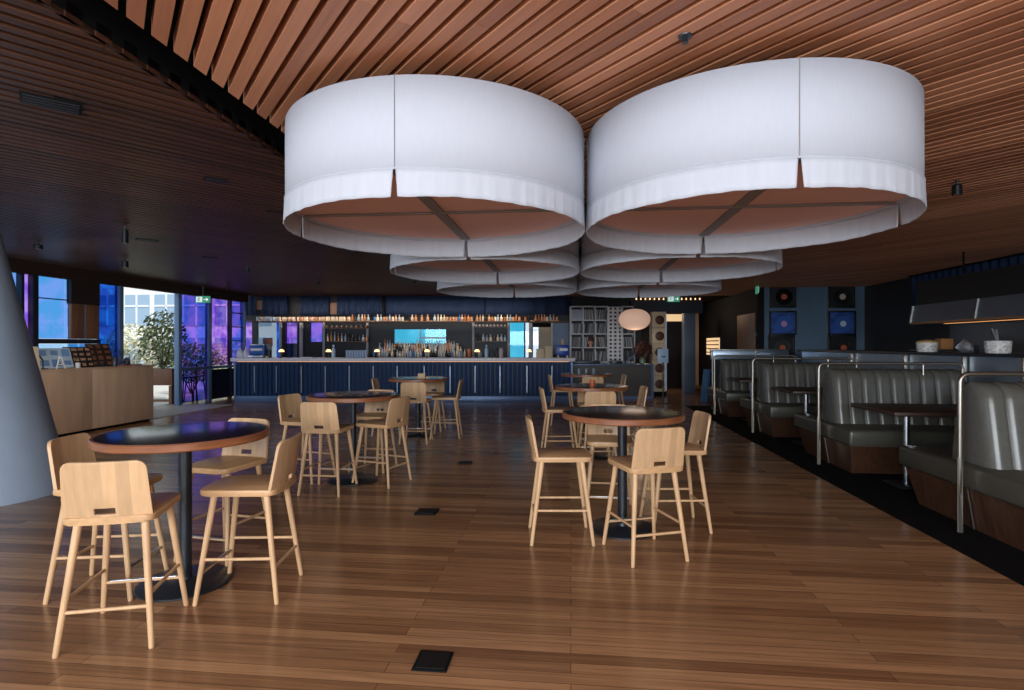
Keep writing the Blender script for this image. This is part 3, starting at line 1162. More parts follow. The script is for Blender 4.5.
# desk lamp
t = thing('desk_lamp', 'black desk lamp with orange head on the plywood counter', 'lamp', on_counter(43), -TH)
m = MB(); m.lathe([(0.07, 0), (0.07, 0.012), (0.02, 0.02)], 20); m.build('base', M_STEELBLK, t)
m = MB(); m.path([(0, 0, 0.015), (0.0, 0, 0.14), (-0.03, -0.06, 0.25), (-0.08, -0.14, 0.30)], 0.012); m.build('arm', M_STEELBLK, t)
m = MB(); m.lathe([(0.03, 0.07), (0.05, 0.05), (0.075, -0.02), (0.07, -0.02), (0.02, 0.055)], 18, c=(-0.09, -0.17, 0.28)); m.build('lamp_shade', mat('orange_enamel', (212, 152, 92), 0.4), t)
# cream fan-shaped sheet stand by the column
t = thing('menu_stand', 'cream menu stand half hidden by the concrete column', 'menu stand', on_counter(30, CZ, -8.4), -TH + 1.2)
m = MB(); m.box((0, 0, 0.19), (0.24, 0.012, 0.36), rot=Matrix.Rotation(math.radians(-14), 4, 'X'), bev=0.003); m.build('card', M_CREAM, t)
m = MB(); m.box((0, 0.03, 0.006), (0.26, 0.12, 0.012), bev=0.003); m.build('foot', M_CREAM, t)
# little white easel
t = thing('mini_easel', 'small white easel on the plywood counter before the blue board', 'easel', on_counter(61, CZ, -8.32), -TH + 1.35)
for sx in (-1, 1):
    m = MB(); m.tube((sx * 0.07, 0, 0), (sx * 0.012, 0.02, 0.2), 0.009, None, 8); m.build('leg', M_WHITE, t)
m = MB(); m.tube((0, 0.10, 0), (0, 0.02, 0.2), 0.009, None, 8); m.build('leg', M_WHITE, t)
m = MB(); m.box((0, -0.002, 0.07), (0.11, 0.012, 0.014)); m.build('ledge', M_WHITE, t)
for px, r_, h_, m_, lab in ((78, 0.035, 0.09, M_WHITE, 'small white cup before the picture board'), (103, 0.035, 0.08, M_STEELBLK, 'small black cup at the foot of the tall board'),
                            (115, 0.05, 0.17, mat('dark_jar', (52, 54, 66), 0.3), 'dark jar beside the blue window post')):
    m = MB(); m.lathe([(r_ * 0.8, 0), (r_, 0.01), (r_, h_ * 0.9), (r_ * 0.8, h_)], 16)
    tag(m.build('counter_jar', m_, loc=on_counter(px, CZ, -8.34)), lab, 'jar')
t = thing('glass_box', 'clear display box at the doorway end of the plywood counter', 'box', on_counter(127, CZ, -8.45), -TH)
m = MB(); m.box((0, 0, 0.16), (0.30, 0.34, 0.30)); m.build('cover', glass('box_acrylic', (214, 222, 230), None, gloss=0.12), t)
m = MB(); m.box((0, 0, 0.01), (0.34, 0.38, 0.02)); m.build('tray', mat('red_tray', (150, 70, 54), 0.4), t)
m = MB(); m.lathe([(0.05, 0.02), (0.06, 0.03), (0.05, 0.12), (0.03, 0.15)], 14); m.build('bowl', M_STEELBLK, t)

# ================================================================== BAR
YF = 14.68
BX0, BX1 = -7.30, 1.60
bar = thing('bar_counter', 'long navy bar with grey stone top', 'bar', ((BX0 + BX1) / 2, YF, 0))
hw = (BX1 - BX0) / 2
m = MB(); m.box((0, 0.36, 1.115), (2 * hw + 0.10, 0.86, 0.09), bev=0.006); m.build('stone_top', M_STONE, bar)
m = MB(); m.box((0, 0.40, 0.56), (2 * hw - 0.1, 0.66, 1.02)); m.build('carcass', mat('navy_carcass', (18, 30, 48), 0.5), bar)
m = MB(); n_ = int(2 * hw / 0.118)
for k in range(n_):
    x = -hw + 0.12 + k * (2 * hw - 0.24) / (n_ - 1)
    m.box((x, 0.055, 0.61), (0.082, 0.03, 0.90), bev=0.004, seg=1)
m.build('battens', M_NAVY, bar)
m = MB(); m.box((0, 0.04, 0.08), (2 * hw - 0.04, 0.05, 0.16), bev=0.004); m.build('plinth', M_NAVYL, bar)
for px in (254, 276, 301, 325, 349, 373, 397, 424, 450, 475, 500, 527, 552):
    x = (px - 512) / F * YF - (BX0 + BX1) / 2
    m = MB(); m.box((x, 0.028, 0.60), (0.022, 0.03, 0.70), bev=0.003, seg=1); m.build('post', mat('nickel_post', (168, 182, 200), 0.3, metal=0.4), bar)
m = MB(); m.box((0, -0.005, 1.064), (2 * hw - 0.2, 0.02, 0.008)); m.build('light_strip', M_LED, bar)
m = MB(); m.box((-hw + 0.03, 0.03, 0.55), (0.05, 0.05, 1.02)); m.box((hw - 0.03, 0.03, 0.55), (0.05, 0.05, 1.02)); m.build('end_post', M_NAVYL, bar)

# back bar
kk = 16.85 / F


def sx_(px):
    return (px - 512) * kk


def sz_(py):
    return CAM_Z + (345 - py) * kk


bb = thing('back_bar', 'back bar cabinet with long bottle shelf behind the bar', 'back bar', (0, 16.9, 0))
m = MB(); m.box(((sx_(250) + sx_(568)) / 2, 0, 0.53), (sx_(568) - sx_(250), 0.5, 1.06)); m.build('cabinet', mat('navy_carcass', (18, 30, 48), 0.5), bb)
TSZ = sz_(321.2)
m = MB(); m.box(((sx_(246) + sx_(569)) / 2, 0.0, TSZ - 0.02), (sx_(569) - sx_(246), 0.30, 0.04), bev=0.003); m.build('long_shelf', mat('shelf_wood', (92, 68, 52), 0.4), bb)
m = MB(); m.box(((sx_(262) + sx_(560)) / 2, 0.13, TSZ + 0.008), (sx_(560) - sx_(262), 0.02, 0.016)); m.build('light_strip', M_LED, bb)
SH = {}
for nm, a, b, ys in (('l', 325, 368, (327.6, 341.2)), ('r', 473.5, 507, (326.6, 341.0))):
    for y_ in ys:
        m = MB(); m.box(((sx_(a) + sx_(b)) / 2, 0.02, sz_(y_) - 0.012), (sx_(b) - sx_(a), 0.26, 0.024)); m.build('side_shelf', mat('shelf_wood', (92, 68, 52), 0.4), bb)
for j, (zz, dy) in enumerate(((1.14, -0.16), (1.26, -0.04), (1.38, 0.08))):
    m = MB(); m.box(((sx_(373) + sx_(467)) / 2, dy, zz - 0.04), (sx_(467) - sx_(373) - j * 0.3, 0.12, 0.08)); m.build('bottle_step', M_BLACK, bb)

# bottle kinds ---------------------------------------------------------
BK = {}
PROF = {'round': [(0.032, 0), (0.036, 0.01), (0.036, 0.15), (0.013, 0.20), (0.013, 0.25), (0.015, 0.252), (0.015, 0.268)],
        'squat': [(0.042, 0), (0.046, 0.01), (0.046, 0.10), (0.04, 0.125), (0.016, 0.145), (0.016, 0.185), (0.02, 0.187), (0.02, 0.21)],
        'tall': [(0.028, 0), (0.031, 0.01), (0.031, 0.19), (0.012, 0.235), (0.012, 0.29), (0.014, 0.292), (0.014, 0.31)],
        'jar': [(0.036, 0), (0.04, 0.008), (0.04, 0.10), (0.034, 0.115), (0.036, 0.117), (0.036, 0.14)]}
BC = {'amber': (190, 124, 72), 'pale': (222, 204, 180), 'clear': (176, 188, 202), 'dark': (38, 34, 36), 'copper': (216, 160, 124), 'cream': (236, 220, 194), 'blue': (76, 130, 190), 'green': (62, 84, 66)}


def bottle_mesh(kind, col):
    if (kind, col) not in BK:
        mm = MB()
        mm.lathe(PROF[kind], 10)
        me = mm.mesh('bottle')
        me.materials.append(mat('bottle_' + col, BC[col], 0.18, spec=0.6))
        BK[(kind, col)] = me
    return BK[(kind, col)]


def bottle(kind, col, loc, where, group, sc=1.0, rot=None, name='bottle'):
    o = bpy.data.objects.new(name, bottle_mesh(kind, col))
    COL.objects.link(o)
    o.location = loc
    o.scale = (sc, sc, sc)
    if rot:
        o.rotation_euler = rot
    adj = {'amber': 'amber', 'pale': 'pale gold', 'clear': 'clear grey', 'dark': 'dark', 'copper': 'copper coloured', 'cream': 'cream', 'blue': 'blue', 'green': 'green'}[col]
    k = {'round': 'round-shouldered', 'squat': 'squat', 'tall': 'tall slim', 'jar': 'short'}[kind]
    tag(o, '%s %s bottle %s' % (k, adj, where), 'bottle', '%s %s bottles %s' % (k, adj, group))
    return o


rnd = random.Random(21)
px = 257.0
while px < 558:
    if px < 276:
        kind, col, step = 'jar', rnd.choice(['clear', 'pale', 'clear']), 2.25
    elif px < 330:
        kind, col, step = 'jar', rnd.choice(['copper', 'cream', 'pale']), 2.45
    elif px < 350:
        kind, col, step = 'jar', rnd.choice(['cream', 'pale', 'copper']), 2.6
    else:
        kind, col, step = rnd.choice(['squat', 'round', 'squat', 'jar']), rnd.choice(['copper', 'pale', 'dark', 'amber', 'cream', 'clear', 'copper', 'blue' if px < 460 else 'amber']), rnd.choice([2.8, 3.0, 3.3])
    if px > 350 and rnd.random() < 0.1:
        px += 4
        continue
    seg = ('at the violet window end' if px < 300 else 'left of the cyan screen' if px < 394 else 'above the cyan screen' if px < 450 else 'at the record shelf end')
    bottle(kind, col, (sx_(px), 16.9 + rnd.uniform(-0.05, 0.05), TSZ), 'on the long top shelf, ' + seg, 'on the top shelf ' + seg, 0.95 if kind != 'round' else 0.8)
    px += step
# stepped display
for j, (zz, dy, n) in enumerate(((1.14, -0.16, 36), (1.26, -0.04, 33), (1.38, 0.08, 30))):
    for k in range(n):
        x = sx_(375 + j * 4.5) + (sx_(465 - j * 4.5) - sx_(375 + j * 4.5)) * k / (n - 1)
        if abs(x - sx_(469)) < 0.04:
            continue
        kind = rnd.choice(['round', 'tall', 'squat', 'round'])
        col = rnd.choice([['dark', 'clear', 'blue', 'clear', 'pale'], ['clear', 'pale', 'copper', 'cream', 'dark'], ['amber', 'clear', 'pale', 'clear', 'cream', 'copper']][j])
        row = ['front', 'middle', 'rear'][j]
        bottle(kind, col, (x, 16.9 + dy + rnd.uniform(-0.015, 0.015), zz), 'in the %s row of the stepped bottle display' % row, 'in the %s row of the stepped display' % row, rnd.uniform(0.82, 1.0))
# side shelves
for nm, a, b, ys in (('at the violet window', 327, 366, (327.6, 341.2)), ('at the cyan window', 476, 505, (326.6, 341.0))):
    n = int((b - a) / 3.2)
    for k in range(n):
        x = sx_(a + (b - a) * k / (n - 1))
        kind = rnd.choice(['round', 'tall', 'squat'])
        bottle(kind, rnd.choice(['clear', 'pale', 'amber', 'clear', 'dark']), (x, 16.92, sz_(ys[1])), 'standing on the lower side shelf ' + nm, 'lower side shelf ' + nm, rnd.uniform(0.8, 1.0))
    for k in range(9):
        x = sx_(a + (b - a) * k / 8)
        bottle('round', rnd.choice(['copper', 'amber', 'copper']), (x, 16.84, sz_(ys[0]) + 0.037), 'lying on the upper side shelf ' + nm, 'lying on upper side shelf ' + nm, 1.0, (-PI / 2, 0, 0))

# things on the bar top
BT = 1.16


def onbar(px, y=14.95, z=BT):
    return at(px, y, z)


# little mushroom lamps
LP = [(281.5, 'beside the first pale mullion'), (328.5, 'left of the glass rack'), (377, 'at the left end of the stepped bottles'), (427, 'in front of the cyan screen'),
      (477, 'right of the stepped bottles'), (529, 'beside the paper stacks')]
lamp0 = None
for px, lab in LP:
    L = 'small glowing lamp on the bar, ' + lab
    if lamp0 is None:
        lamp0 = thing('bar_lamp', L, 'lamp', onbar(px, 14.8), 0, 'small glowing lamps along the bar')
        m = MB(); m.lathe([(0.05, 0), (0.05, 0.01), (0.012, 0.018), (0.01, 0.19)], 16); m.build('stem', M_STEELBLK, lamp0)
        m = MB(); m.lathe([(0.07, 0.16), (0.068, 0.18), (0.045, 0.215), (0.01, 0.228)], 18); m.build('lamp_shade', mat('bar_lamp_glow', (255, 226, 190), 0.5, emit=(255, 190, 124), emit_s=3.0), lamp0)
        m = MB(); m.lathe([(0.01, 0.226), (0.01, 0.30)], 8); m.build('finial', M_STEELBLK, lamp0)
        lk = kids(lamp0)
    else:
        dup(lamp0, onbar(px, 14.8), 0, L, None, lk)
# white pots
for i, (px, s_) in enumerate(((240, 1.0), (246, 0.8), (243.5, 0.85))):
    if i < 2:
        t = thing('white_pot', ['larger white ceramic pot at the window end of the bar', 'smaller white ceramic pot at the window end of the bar'][i], 'pot', onbar(px))
        m = MB(); m.lathe([(0.06 * s_, 0), (0.085 * s_, 0.04), (0.09 * s_, 0.12), (0.06 * s_, 0.19), (0.04 * s_, 0.21)], 18); m.build('body', M_WHITE, t)
        m = MB(); m.lathe([(0.045 * s_, 0.21), (0.03 * s_, 0.24), (0.012, 0.26), (0.014, 0.28)], 14); m.build('lid', M_WHITE, t)
        m = MB(); m.path([(0.085 * s_, 0, 0.15), (0.13 * s_, 0, 0.13), (0.13 * s_, 0, 0.07), (0.085 * s_, 0, 0.05)], 0.009, 8); m.build('handle', M_WHITE, t)
# blue coffee machine
t = thing('coffee_machine', 'bright blue coffee machine on the bar by the violet window', 'coffee machine', onbar(259.5))
m = MB(); m.box((0, 0, 0.20), (0.40, 0.36, 0.26), bev=0.02); m.build('body', mat('bright_blue', (40, 92, 180), 0.35), t)
m = MB(); m.box((0, -0.185, 0.22), (0.30, 0.01, 0.06)); m.build('front_panel', M_WHITE, t)
m = MB(); m.box((0, -0.12, 0.035), (0.40, 0.3, 0.05), bev=0.006); m.build('drip_tray', M_STEEL, t)
for x in (-0.1, 0.1):
    m = MB(); m.tube((x, -0.2, 0.11), (x, -0.32, 0.10), 0.012, 0.016, 8); m.build('portafilter', M_STEELBLK, t)
m = MB(); m.box((0, 0.02, 0.345), (0.36, 0.28, 0.03), bev=0.004); m.build('cup_rail', M_STEEL, t)
t = thing('coffee_grinder', 'dark coffee grinder beside the bright blue machine', 'grinder', onbar(269))
m = MB(); m.box((0, 0, 0.10), (0.10, 0.14, 0.20), bev=0.01); m.build('body', M_STEELBLK, t)
m = MB(); m.lathe([(0.03, 0.20), (0.07, 0.26), (0.07, 0.36), (0.065, 0.37)], 14); m.build('hopper', mat('smoky_glass', (120, 130, 140), 0.1), t)
m = MB(); m.lathe([(0.04, 0), (0.045, 0.05)], 14, c=(0, -0.12, 0)); m.build('dosing_cup', M_CREAM, t)
# folded cloth
m = MB(); m.box((0, 0, 0.012), (0.30, 0.2, 0.024), bev=0.006)
tag(m.build('bar_cloth', M_WHITE, loc=onbar(307, 14.8)), 'white folded cloth on the bar', 'cloth')
# water bottles
for px, lab in ((333.5, 'pale blue water bottle beside the glass rack'), (486.5, 'pale blue water bottle right of the stepped bottles')):
    m = MB(); m.lathe([(0.045, 0), (0.048, 0.01), (0.048, 0.22), (0.02, 0.27), (0.02, 0.31), (0.026, 0.312), (0.026, 0.345)], 16)
    tag(m.build('water_bottle', mat('pale_blue_glass', (168, 200, 228), 0.2), loc=onbar(px, 14.85)), lab, 'bottle')
# tumblers in rows
for j in range(2):
    for k in range(8):
        m = MB() if (j, k) == (0, 0) else None
        if m:
            m.lathe([(0.028, 0), (0.033, 0.01), (0.036, 0.20), (0.033, 0.20), (0.028, 0.02)], 12)
            gme = m.mesh('highball_glass')
            gme.materials.append(mat('pale_glassware', (164, 182, 210), 0.12, spec=0.7))
        o = bpy.data.objects.new('highball_glass', gme)
        COL.objects.link(o)
        o.location = onbar(347 + k * 2.7, 14.82 + j * 0.11)
        tag(o, 'highball glass in the %s row beside the water bottle' % ['front', 'rear'][j], 'glass', 'highball glasses in the %s row on the bar' % ['front', 'rear'][j])
for i, (px, r_, h_, m_, lab) in enumerate(((461.5, 0.05, 0.2, mat('smoky_glass', (120, 130, 140), 0.1), 'grey canister on the bar right of the stepped bottles'), (469, 0.055, 0.24, mat('copper_can', (168, 100, 62), 0.35, metal=0.6), 'copper canister on the bar'),
                                           (480, 0.06, 0.17, mat('smoky_glass', (120, 130, 140), 0.1), 'squat grey jar beside the glowing lamp'), (497, 0.03, 0.27, M_STEELBLK, 'slim dark canister before the cyan window'),
                                           (501, 0.055, 0.26, mat('pale_pink_can', (196, 172, 178), 0.4), 'pale pink canister before the cyan window'), (492, 0.032, 0.24, mat('dark_jar', (52, 54, 66), 0.3), 'narrow dark jar next to the water bottle'))):
    m = MB(); m.lathe([(r_ * 0.9, 0), (r_, 0.01), (r_, h_ * 0.82), (r_ * 0.7, h_ * 0.88), (r_ * 0.7, h_)], 16)
    tag(m.build('bar_canister', m_, loc=onbar(px, 14.88)), lab, 'canister')
for px, n, lab in ((540, 6, 'shorter stack of beige paper bags on the bar'), (548.5, 8, 'taller stack of beige paper bags on the bar')):
    t = thing('paper_bag_stack', lab, 'paper bags', onbar(px, 14.95))
    for k in range(n):
        m = MB(); m.box((rnd.uniform(-0.01, 0.01), 0, 0.02 + k * 0.039), (0.20, 0.22, 0.036), rot=rnd.uniform(-0.08, 0.08), bev=0.008)
        m.build('bag', M_CREAM, t)
t = thing('blue_box', 'bright blue box with white label at the record end of the bar', 'box', onbar(562.5, 14.95))
m = MB(); m.box((0, 0, 0.20), (0.34, 0.26, 0.28), bev=0.015); m.build('body', mat('royal_blue', (30, 62, 160), 0.35), t)
m = MB(); m.box((0.02, -0.133, 0.22), (0.20, 0.008, 0.07)); m.build('label_plate', M_WHITE, t)
for x in (-0.12, 0.12):
    m = MB(); m.box((x, 0, 0.03), (0.04, 0.2, 0.06)); m.build('foot', M_CREAM, t)
m = MB(); m.box((-0.0, 0, 0.42), (0.07, 0.07, 0.16), bev=0.015); m.build('cap', mat('tan_box', (196, 160, 120), 0.5), t)
# brown box on the back counter against the milky pane
m = MB(); m.box((0, 0, 0.12), (0.26, 0.1, 0.24), bev=0.006)
tag(m.build('brown_box', M_WOODP, loc=(sx_(268.5), 16.8, sz_(346))), 'brown box before the milky window pane', 'box')
m = MB(); m.box((0, 0, (sz_(346) - 1.06) / 2), (0.2, 0.1, sz_(346) - 1.06)); tag(m.build('steel_riser', M_STEEL, loc=(sx_(268.5), 16.8, 1.06)), 'steel riser under the brown box', 'stand')

# curtains above the bar
def curtain(name, x0, x1, yy, z0, z1, label, wave=0.035, freq=34, parent=None, rotz=None, loc=None):
    m = MB()
    w = x1 - x0
    n = max(12, int(w * 40))
    m.grid(n, 3, lambda a, b: (x0 + a * w, yy + wave * math.sin((x0 + a * w) * freq) * (1.0 - 0.4 * b) + 0.012 * math.sin((x0 + a * w) * 11), z0 + b * (z1 - z0)))
    o = m.build(name, M_CURT, solid=0.006, rotz=rotz, loc=loc)
    return tag(o, label, 'curtain')


for a, b, lab in ((240, 251.5, 'narrow navy curtain at the glass wall end of the bar'), (258.5, 284, 'navy curtain above the milky pane'), (297, 326, 'navy curtain between the two gaps above the bar'),
                  (334, 380.5, 'navy curtain left of the dark post above the shelf')):
    curtain('bar_curtain', sx_(a), sx_(b), 17.12, sz_(314.5), 2.99, lab)
curtain('bar_curtain', sx_(383.5), sx_(484), 17.12, sz_(314.5), 2.99, 'wide navy curtain above the stepped bottles', 0.012, 18)
curtain('bar_curtain', sx_(485), sx_(572), 17.12, sz_(314.5), 2.99, 'wide navy curtain beside the record shelf', 0.012, 18)
m = MB(); m.box((sx_(382), 17.05, 2.62), (0.09, 0.08, 0.75), bev=0.005)
struct('trim_%d' % tn_, m, M_BLACK); tn_ += 1
m = MB(); m.box((sx_(330), 17.2, 2.62), (0.2, 0.05, 0.35)); m.box((sx_(254), 17.2, 2.72), (0.22, 0.05, 0.28))
struct('trim_%d' % tn_, m, M_WOODP); tn_ += 1
area('bottle_fill_light', (sx_(400), 16.55, 2.75), (sx_(400), 16.9, 1.6), 7.5, 0.1, 44, (1.0, 0.86, 0.72))  # added fill to brighten the bottles from the front; no fitting hangs here
area('corridor_fill_light', (4.9, 20.2, 2.85), (5.1, 18.6, 0), 0.5, 0.5, 18, (1.0, 0.70, 0.45))  # added warm fill to brighten the corridor; it belongs to no fitting

# ================================================================== HOST COUNTER, RECORD SHELF
hc = thing('host_counter', 'dark speckled host counter beside the bar', 'counter', (2.52, 15.5, 0))
m = MB(); m.box((0, 0.35, 0.50), (2.70, 0.66, 0.88)); m.build('body', M_SPECK, hc)
m = MB(); m.box((0, 0.33, 0.955), (2.80, 0.74, 0.03), bev=0.004); m.build('top', M_NAVYL, hc)
m = MB(); m.box((0, 0.35, 0.04), (2.72, 0.7, 0.08)); m.build('plinth', M_NAVYL, hc)
for sx in (-1.36, 1.36):
    m = MB(); m.box((sx, 0.3, 0.50), (0.06, 0.70, 0.90)); m.build('end_panel', M_NAVYL, hc)
HZ = 0.97
for px, w_, lab in ((586, 0.75, 'wide dark mixing deck on the host counter, bar end'), (616, 0.30, 'small black box on the host counter under the perforated panel')):
    t = thing('music_deck', lab, 'music deck', at(px, 15.8, HZ))
    m = MB(); m.box((0, 0, 0.045), (w_, 0.3, 0.08), bev=0.006); m.build('case', M_STEELBLK, t)
    m = MB()
    for k in range(2):
        m.lathe([(min(0.12, w_ * 0.3), 0.085), (min(0.12, w_ * 0.3), 0.097)], 20, c=((k - 0.5) * w_ * 0.5 if w_ > 0.5 else 0, 0, 0))
        if w_ < 0.5:
            break
    m.build('platter', M_NAVYL, t)
t = thing('tilted_screen', 'thin tilted screen on the host counter before the plant', 'screen', at(630, 15.75, HZ))
m = MB(); m.box((0, 0, 0.15), (0.02, 0.26, 0.36), rot=Matrix.Rotation(math.radians(48), 4, 'Y')); m.build('screen', M_NAVYL, t)
m = MB(); m.tube((0.02, 0, 0), (0.02, 0, 0.14), 0.015); m.build('stand', M_STEELBLK, t)
t = leaf_clump('leafy_plant', 'leafy dark red plant in a vase on the host counter', 'plant', at(642.5, 15.85, HZ), 0.26, 0.22, 240, mat('dark_red_leaf', (92, 56, 48), 0.5, vary=0.4, scale=(12, 12, 12)), 8, 0.09, zc=0.40)
m = MB(); m.lathe([(0.06, 0), (0.08, 0.02), (0.085, 0.10), (0.06, 0.16), (0.065, 0.18)], 16); m.build('vase', mat('pale_green_glass', (120, 140, 120), 0.2), t)

# white cubby shelf of records
rs = thing('record_shelf', 'white cubby shelf of records behind the host counter', 'shelf', (0, 16.75, 0))
kr = 16.6 / F


def rx_(px):
    return (px - 512) * kr


def rz_(py):
    return CAM_Z + (345 - py) * kr


cols = [571, 583.2, 595.2, 607.6, 622.6, 634.6]
rows = [306.5, 320.2, 334, 347.6, 361.8]
t_ = 0.026
m = MB()
for c_ in cols:
    m.box((rx_(c_), 0, (rz_(rows[0]) + rz_(rows[-1])) / 2), (t_, 0.34, rz_(rows[0]) - rz_(rows[-1]) + t_))
m.build('uprights', M_WHITE, rs)
for r_ in rows:
    m = MB(); m.box(((rx_(571) + rx_(607.6)) / 2, 0, rz_(r_)), (rx_(607.6) - rx_(571), 0.34, t_)); m.build('shelf_board', M_WHITE, rs)
    m = MB(); m.box(((rx_(622.6) + rx_(634.6)) / 2, 0, rz_(r_)), (rx_(634.6) - rx_(622.6), 0.34, t_)); m.build('shelf_board', M_WHITE, rs)
m = MB(); m.box(((rx_(571) + rx_(634.6)) / 2, 0.18, (rz_(rows[0]) + rz_(rows[-1])) / 2), (rx_(634.6) - rx_(571), 0.02, rz_(rows[0]) - rz_(rows[-1]))); m.build('back_panel', mat('dark_back', (40, 44, 50), 0.6), rs)
m = MB(); m.box(((rx_(571) + rx_(634.6)) / 2, 0, rz_(rows[-1]) / 2 - 0.01), (rx_(634.6) - rx_(571), 0.3, rz_(rows[-1]) - 0.02)); m.build('plinth', M_WHITE, rs)
# perforated panel: real holes
m = MB()
x0, x1, z0, z1 = rx_(608.2), rx_(622.0), rz_(361.5), rz_(306.8)
nx, nz = 3, 14
gx = [x0] + sum([[x0 + (x1 - x0) * (i + 0.28) / nx, x0 + (x1 - x0) * (i + 0.78) / nx] for i in range(nx)], []) + [x1]
gz = [z0] + sum([[z0 + (z1 - z0) * (i + 0.28) / nz, z0 + (z1 - z0) * (i + 0.76) / nz] for i in range(nz)], []) + [z1]
vs = [[m.bm.verts.new((x, -0.16, z)) for z in gz] for x in gx]
for i in range(len(gx) - 1):
    for j in range(len(gz) - 1):
        if i % 2 == 1 and j % 2 == 1:
            continue
        m.bm.faces.new((vs[i][j], vs[i + 1][j], vs[i + 1][j + 1], vs[i][j + 1]))
m.build('perforated_panel', M_WHITE, rs, solid=0.02, smooth=False)
rm = []
for k, c_ in enumerate(((122, 128, 134), (92, 98, 104), (156, 158, 160), (62, 66, 72), (186, 188, 192), (124, 112, 104))):
    mm = MB(); mm.box((0, 0, 0.15), (0.022, 0.28, 0.30)); me = mm.mesh('record_sleeve'); me.materials.append(mat('sleeve_%d' % k, c_, 0.6)); rm.append(me)
mm = MB(); mm.box((0, 0, 0.15), (0.022, 0.28, 0.30)); mew = mm.mesh('record_sleeve'); mew.materials.append(mat('sleeve_white', (196, 206, 222), 0.6))
rnd = random.Random(4)
rown = ['top', 'second', 'third', 'bottom']
coln = ['bar-end', 'second', 'third', 'lantern-side']
for ci, (a, b) in enumerate(((571, 583.2), (583.2, 595.2), (595.2, 607.6), (622.6, 634.6))):
    for ri in range(4):
        zb = rz_(rows[ri + 1]) + t_ / 2
        lean = rnd.choice([-1, 1]) * rnd.uniform(0.06, 0.2)
        xl, xr = rx_(a) + 0.02, rx_(b) - 0.02
        n = 10
        for k in range(n):
            if (ci, ri) == (1, 2) and 2 < k < 8:
                continue
            white = (ci == 0 and ri == 0) or (ci == 0 and ri == 1 and k < 2)
            ln = 0.0 if white else lean * (1 if k > 1 else 0.2)
            sh = 0.30 * math.sin(abs(ln))
            lo, hi = xl + 0.012 + (sh if ln < 0 else 0), xr - 0.012 - (sh if ln > 0 else 0)
            o = bpy.data.objects.new('record_sleeve', mew if white else rnd.choice(rm))
            COL.objects.link(o)
            o.location = (lo + (hi - lo) * k / (n - 1), 16.75 - 0.02, zb + 0.011 * math.sin(abs(ln)))
            o.rotation_euler = (0, ln, 0)
            tag(o, '%s record sleeve in the %s row, %s column of the white cubbies' % ('white' if white else 'worn grey', rown[ri], coln[ci]), 'record', '%s records, %s row, %s column' % ('white' if white else 'grey', rown[ri], coln[ci]))
t = thing('painted_head', 'painted ceramic head with brown hair in the white cubby shelf', 'ornament', (rx_(590.5), 16.62, rz_(347.6) + t_ / 2))
m = MB(); m.lathe([(0.05, 0), (0.05, 0.05), (0.045, 0.07), (0.075, 0.10), (0.085, 0.15), (0.08, 0.21), (0.05, 0.25)], 18); m.build('head', mat('clay_skin', (206, 150, 118), 0.6), t)
m = MB(); m.lathe([(0.09, 0.16), (0.10, 0.20), (0.095, 0.26), (0.05, 0.295), (0.005, 0.30)], 18, c=(0, 0.012, 0)); m.build('hair', mat('brown_hair', (84, 42, 32), 0.6), t)
m = MB(); m.box((0, -0.085, 0.14), (0.02, 0.02, 0.035), bev=0.006); m.build('nose', mat('clay_skin', (206, 150, 118), 0.6), t)

# paper lantern
t = thing('paper_lantern', 'glowing oval paper lantern hanging over the host counter', 'pendant lamp', at(634.5, 14.6, sz_(319.5)))
zc = CAM_Z + (345 - 319.5) * 14.6 / F
t.location.z = zc
m = MB()
pr = []
for i in range(25):
    a = -PI / 2 + PI * i / 24
    pr.append((max(0.04, 0.405 * math.cos(a) ** 0.85 if math.cos(a) > 0 else 0.04) + (0.004 if i % 2 else 0), 0.275 * math.sin(a)))
m.lathe(pr, 40)
m.build('lamp_shade', mat('lantern_paper', (226, 196, 176), 0.8, emit=(255, 204, 176), emit_s=0.36), t)
pd = bpy.data.lights.new('lantern_bulb', 'POINT'); pd.energy = 6; pd.color = (1.0, 0.80, 0.62); pd.shadow_soft_size = 0.32
po = bpy.data.objects.new('lantern_bulb', pd); COL.objects.link(po); po.location = (t.location.x, t.location.y - 0.1, zc - 0.36)
m = MB(); m.lathe([(0.05, 0.27), (0.05, 0.30), (0.02, 0.31), (0.02, CEIL - 0.002 - zc)], 12); m.build('stem', M_STEELBLK, t)
m = MB(); m.lathe([(0.045, -0.285), (0.045, -0.26)], 14); m.build('bottom_ring', M_WOODP, t)

# sign on a post
t = thing('sign_stand', 'pale blue notice on a thin black post stand', 'sign stand', at(663, 14.35, 0))
m = MB(); m.lathe([(0.17, 0), (0.17, 0.012), (0.02, 0.022)], 24); m.build('base', M_STEELBLK, t)
m = MB(); m.tube((0, 0, 0.02), (0, 0, 1.06), 0.018); m.build('post', M_STEELBLK, t)
m = MB(); m.box((0, 0, 1.22), (0.27, 0.02, 0.37), bev=0.004); m.build('notice_panel', mat('pale_notice', (172, 196, 222), 0.4), t)
m = MB(); m.box((0.01, -0.012, 1.21), (0.12, 0.004, 0.02)); m.box((0.01, -0.012, 1.18), (0.08, 0.004, 0.014)); m.build('lettering', mat('ink_navy', (40, 60, 110), 0.5), t)

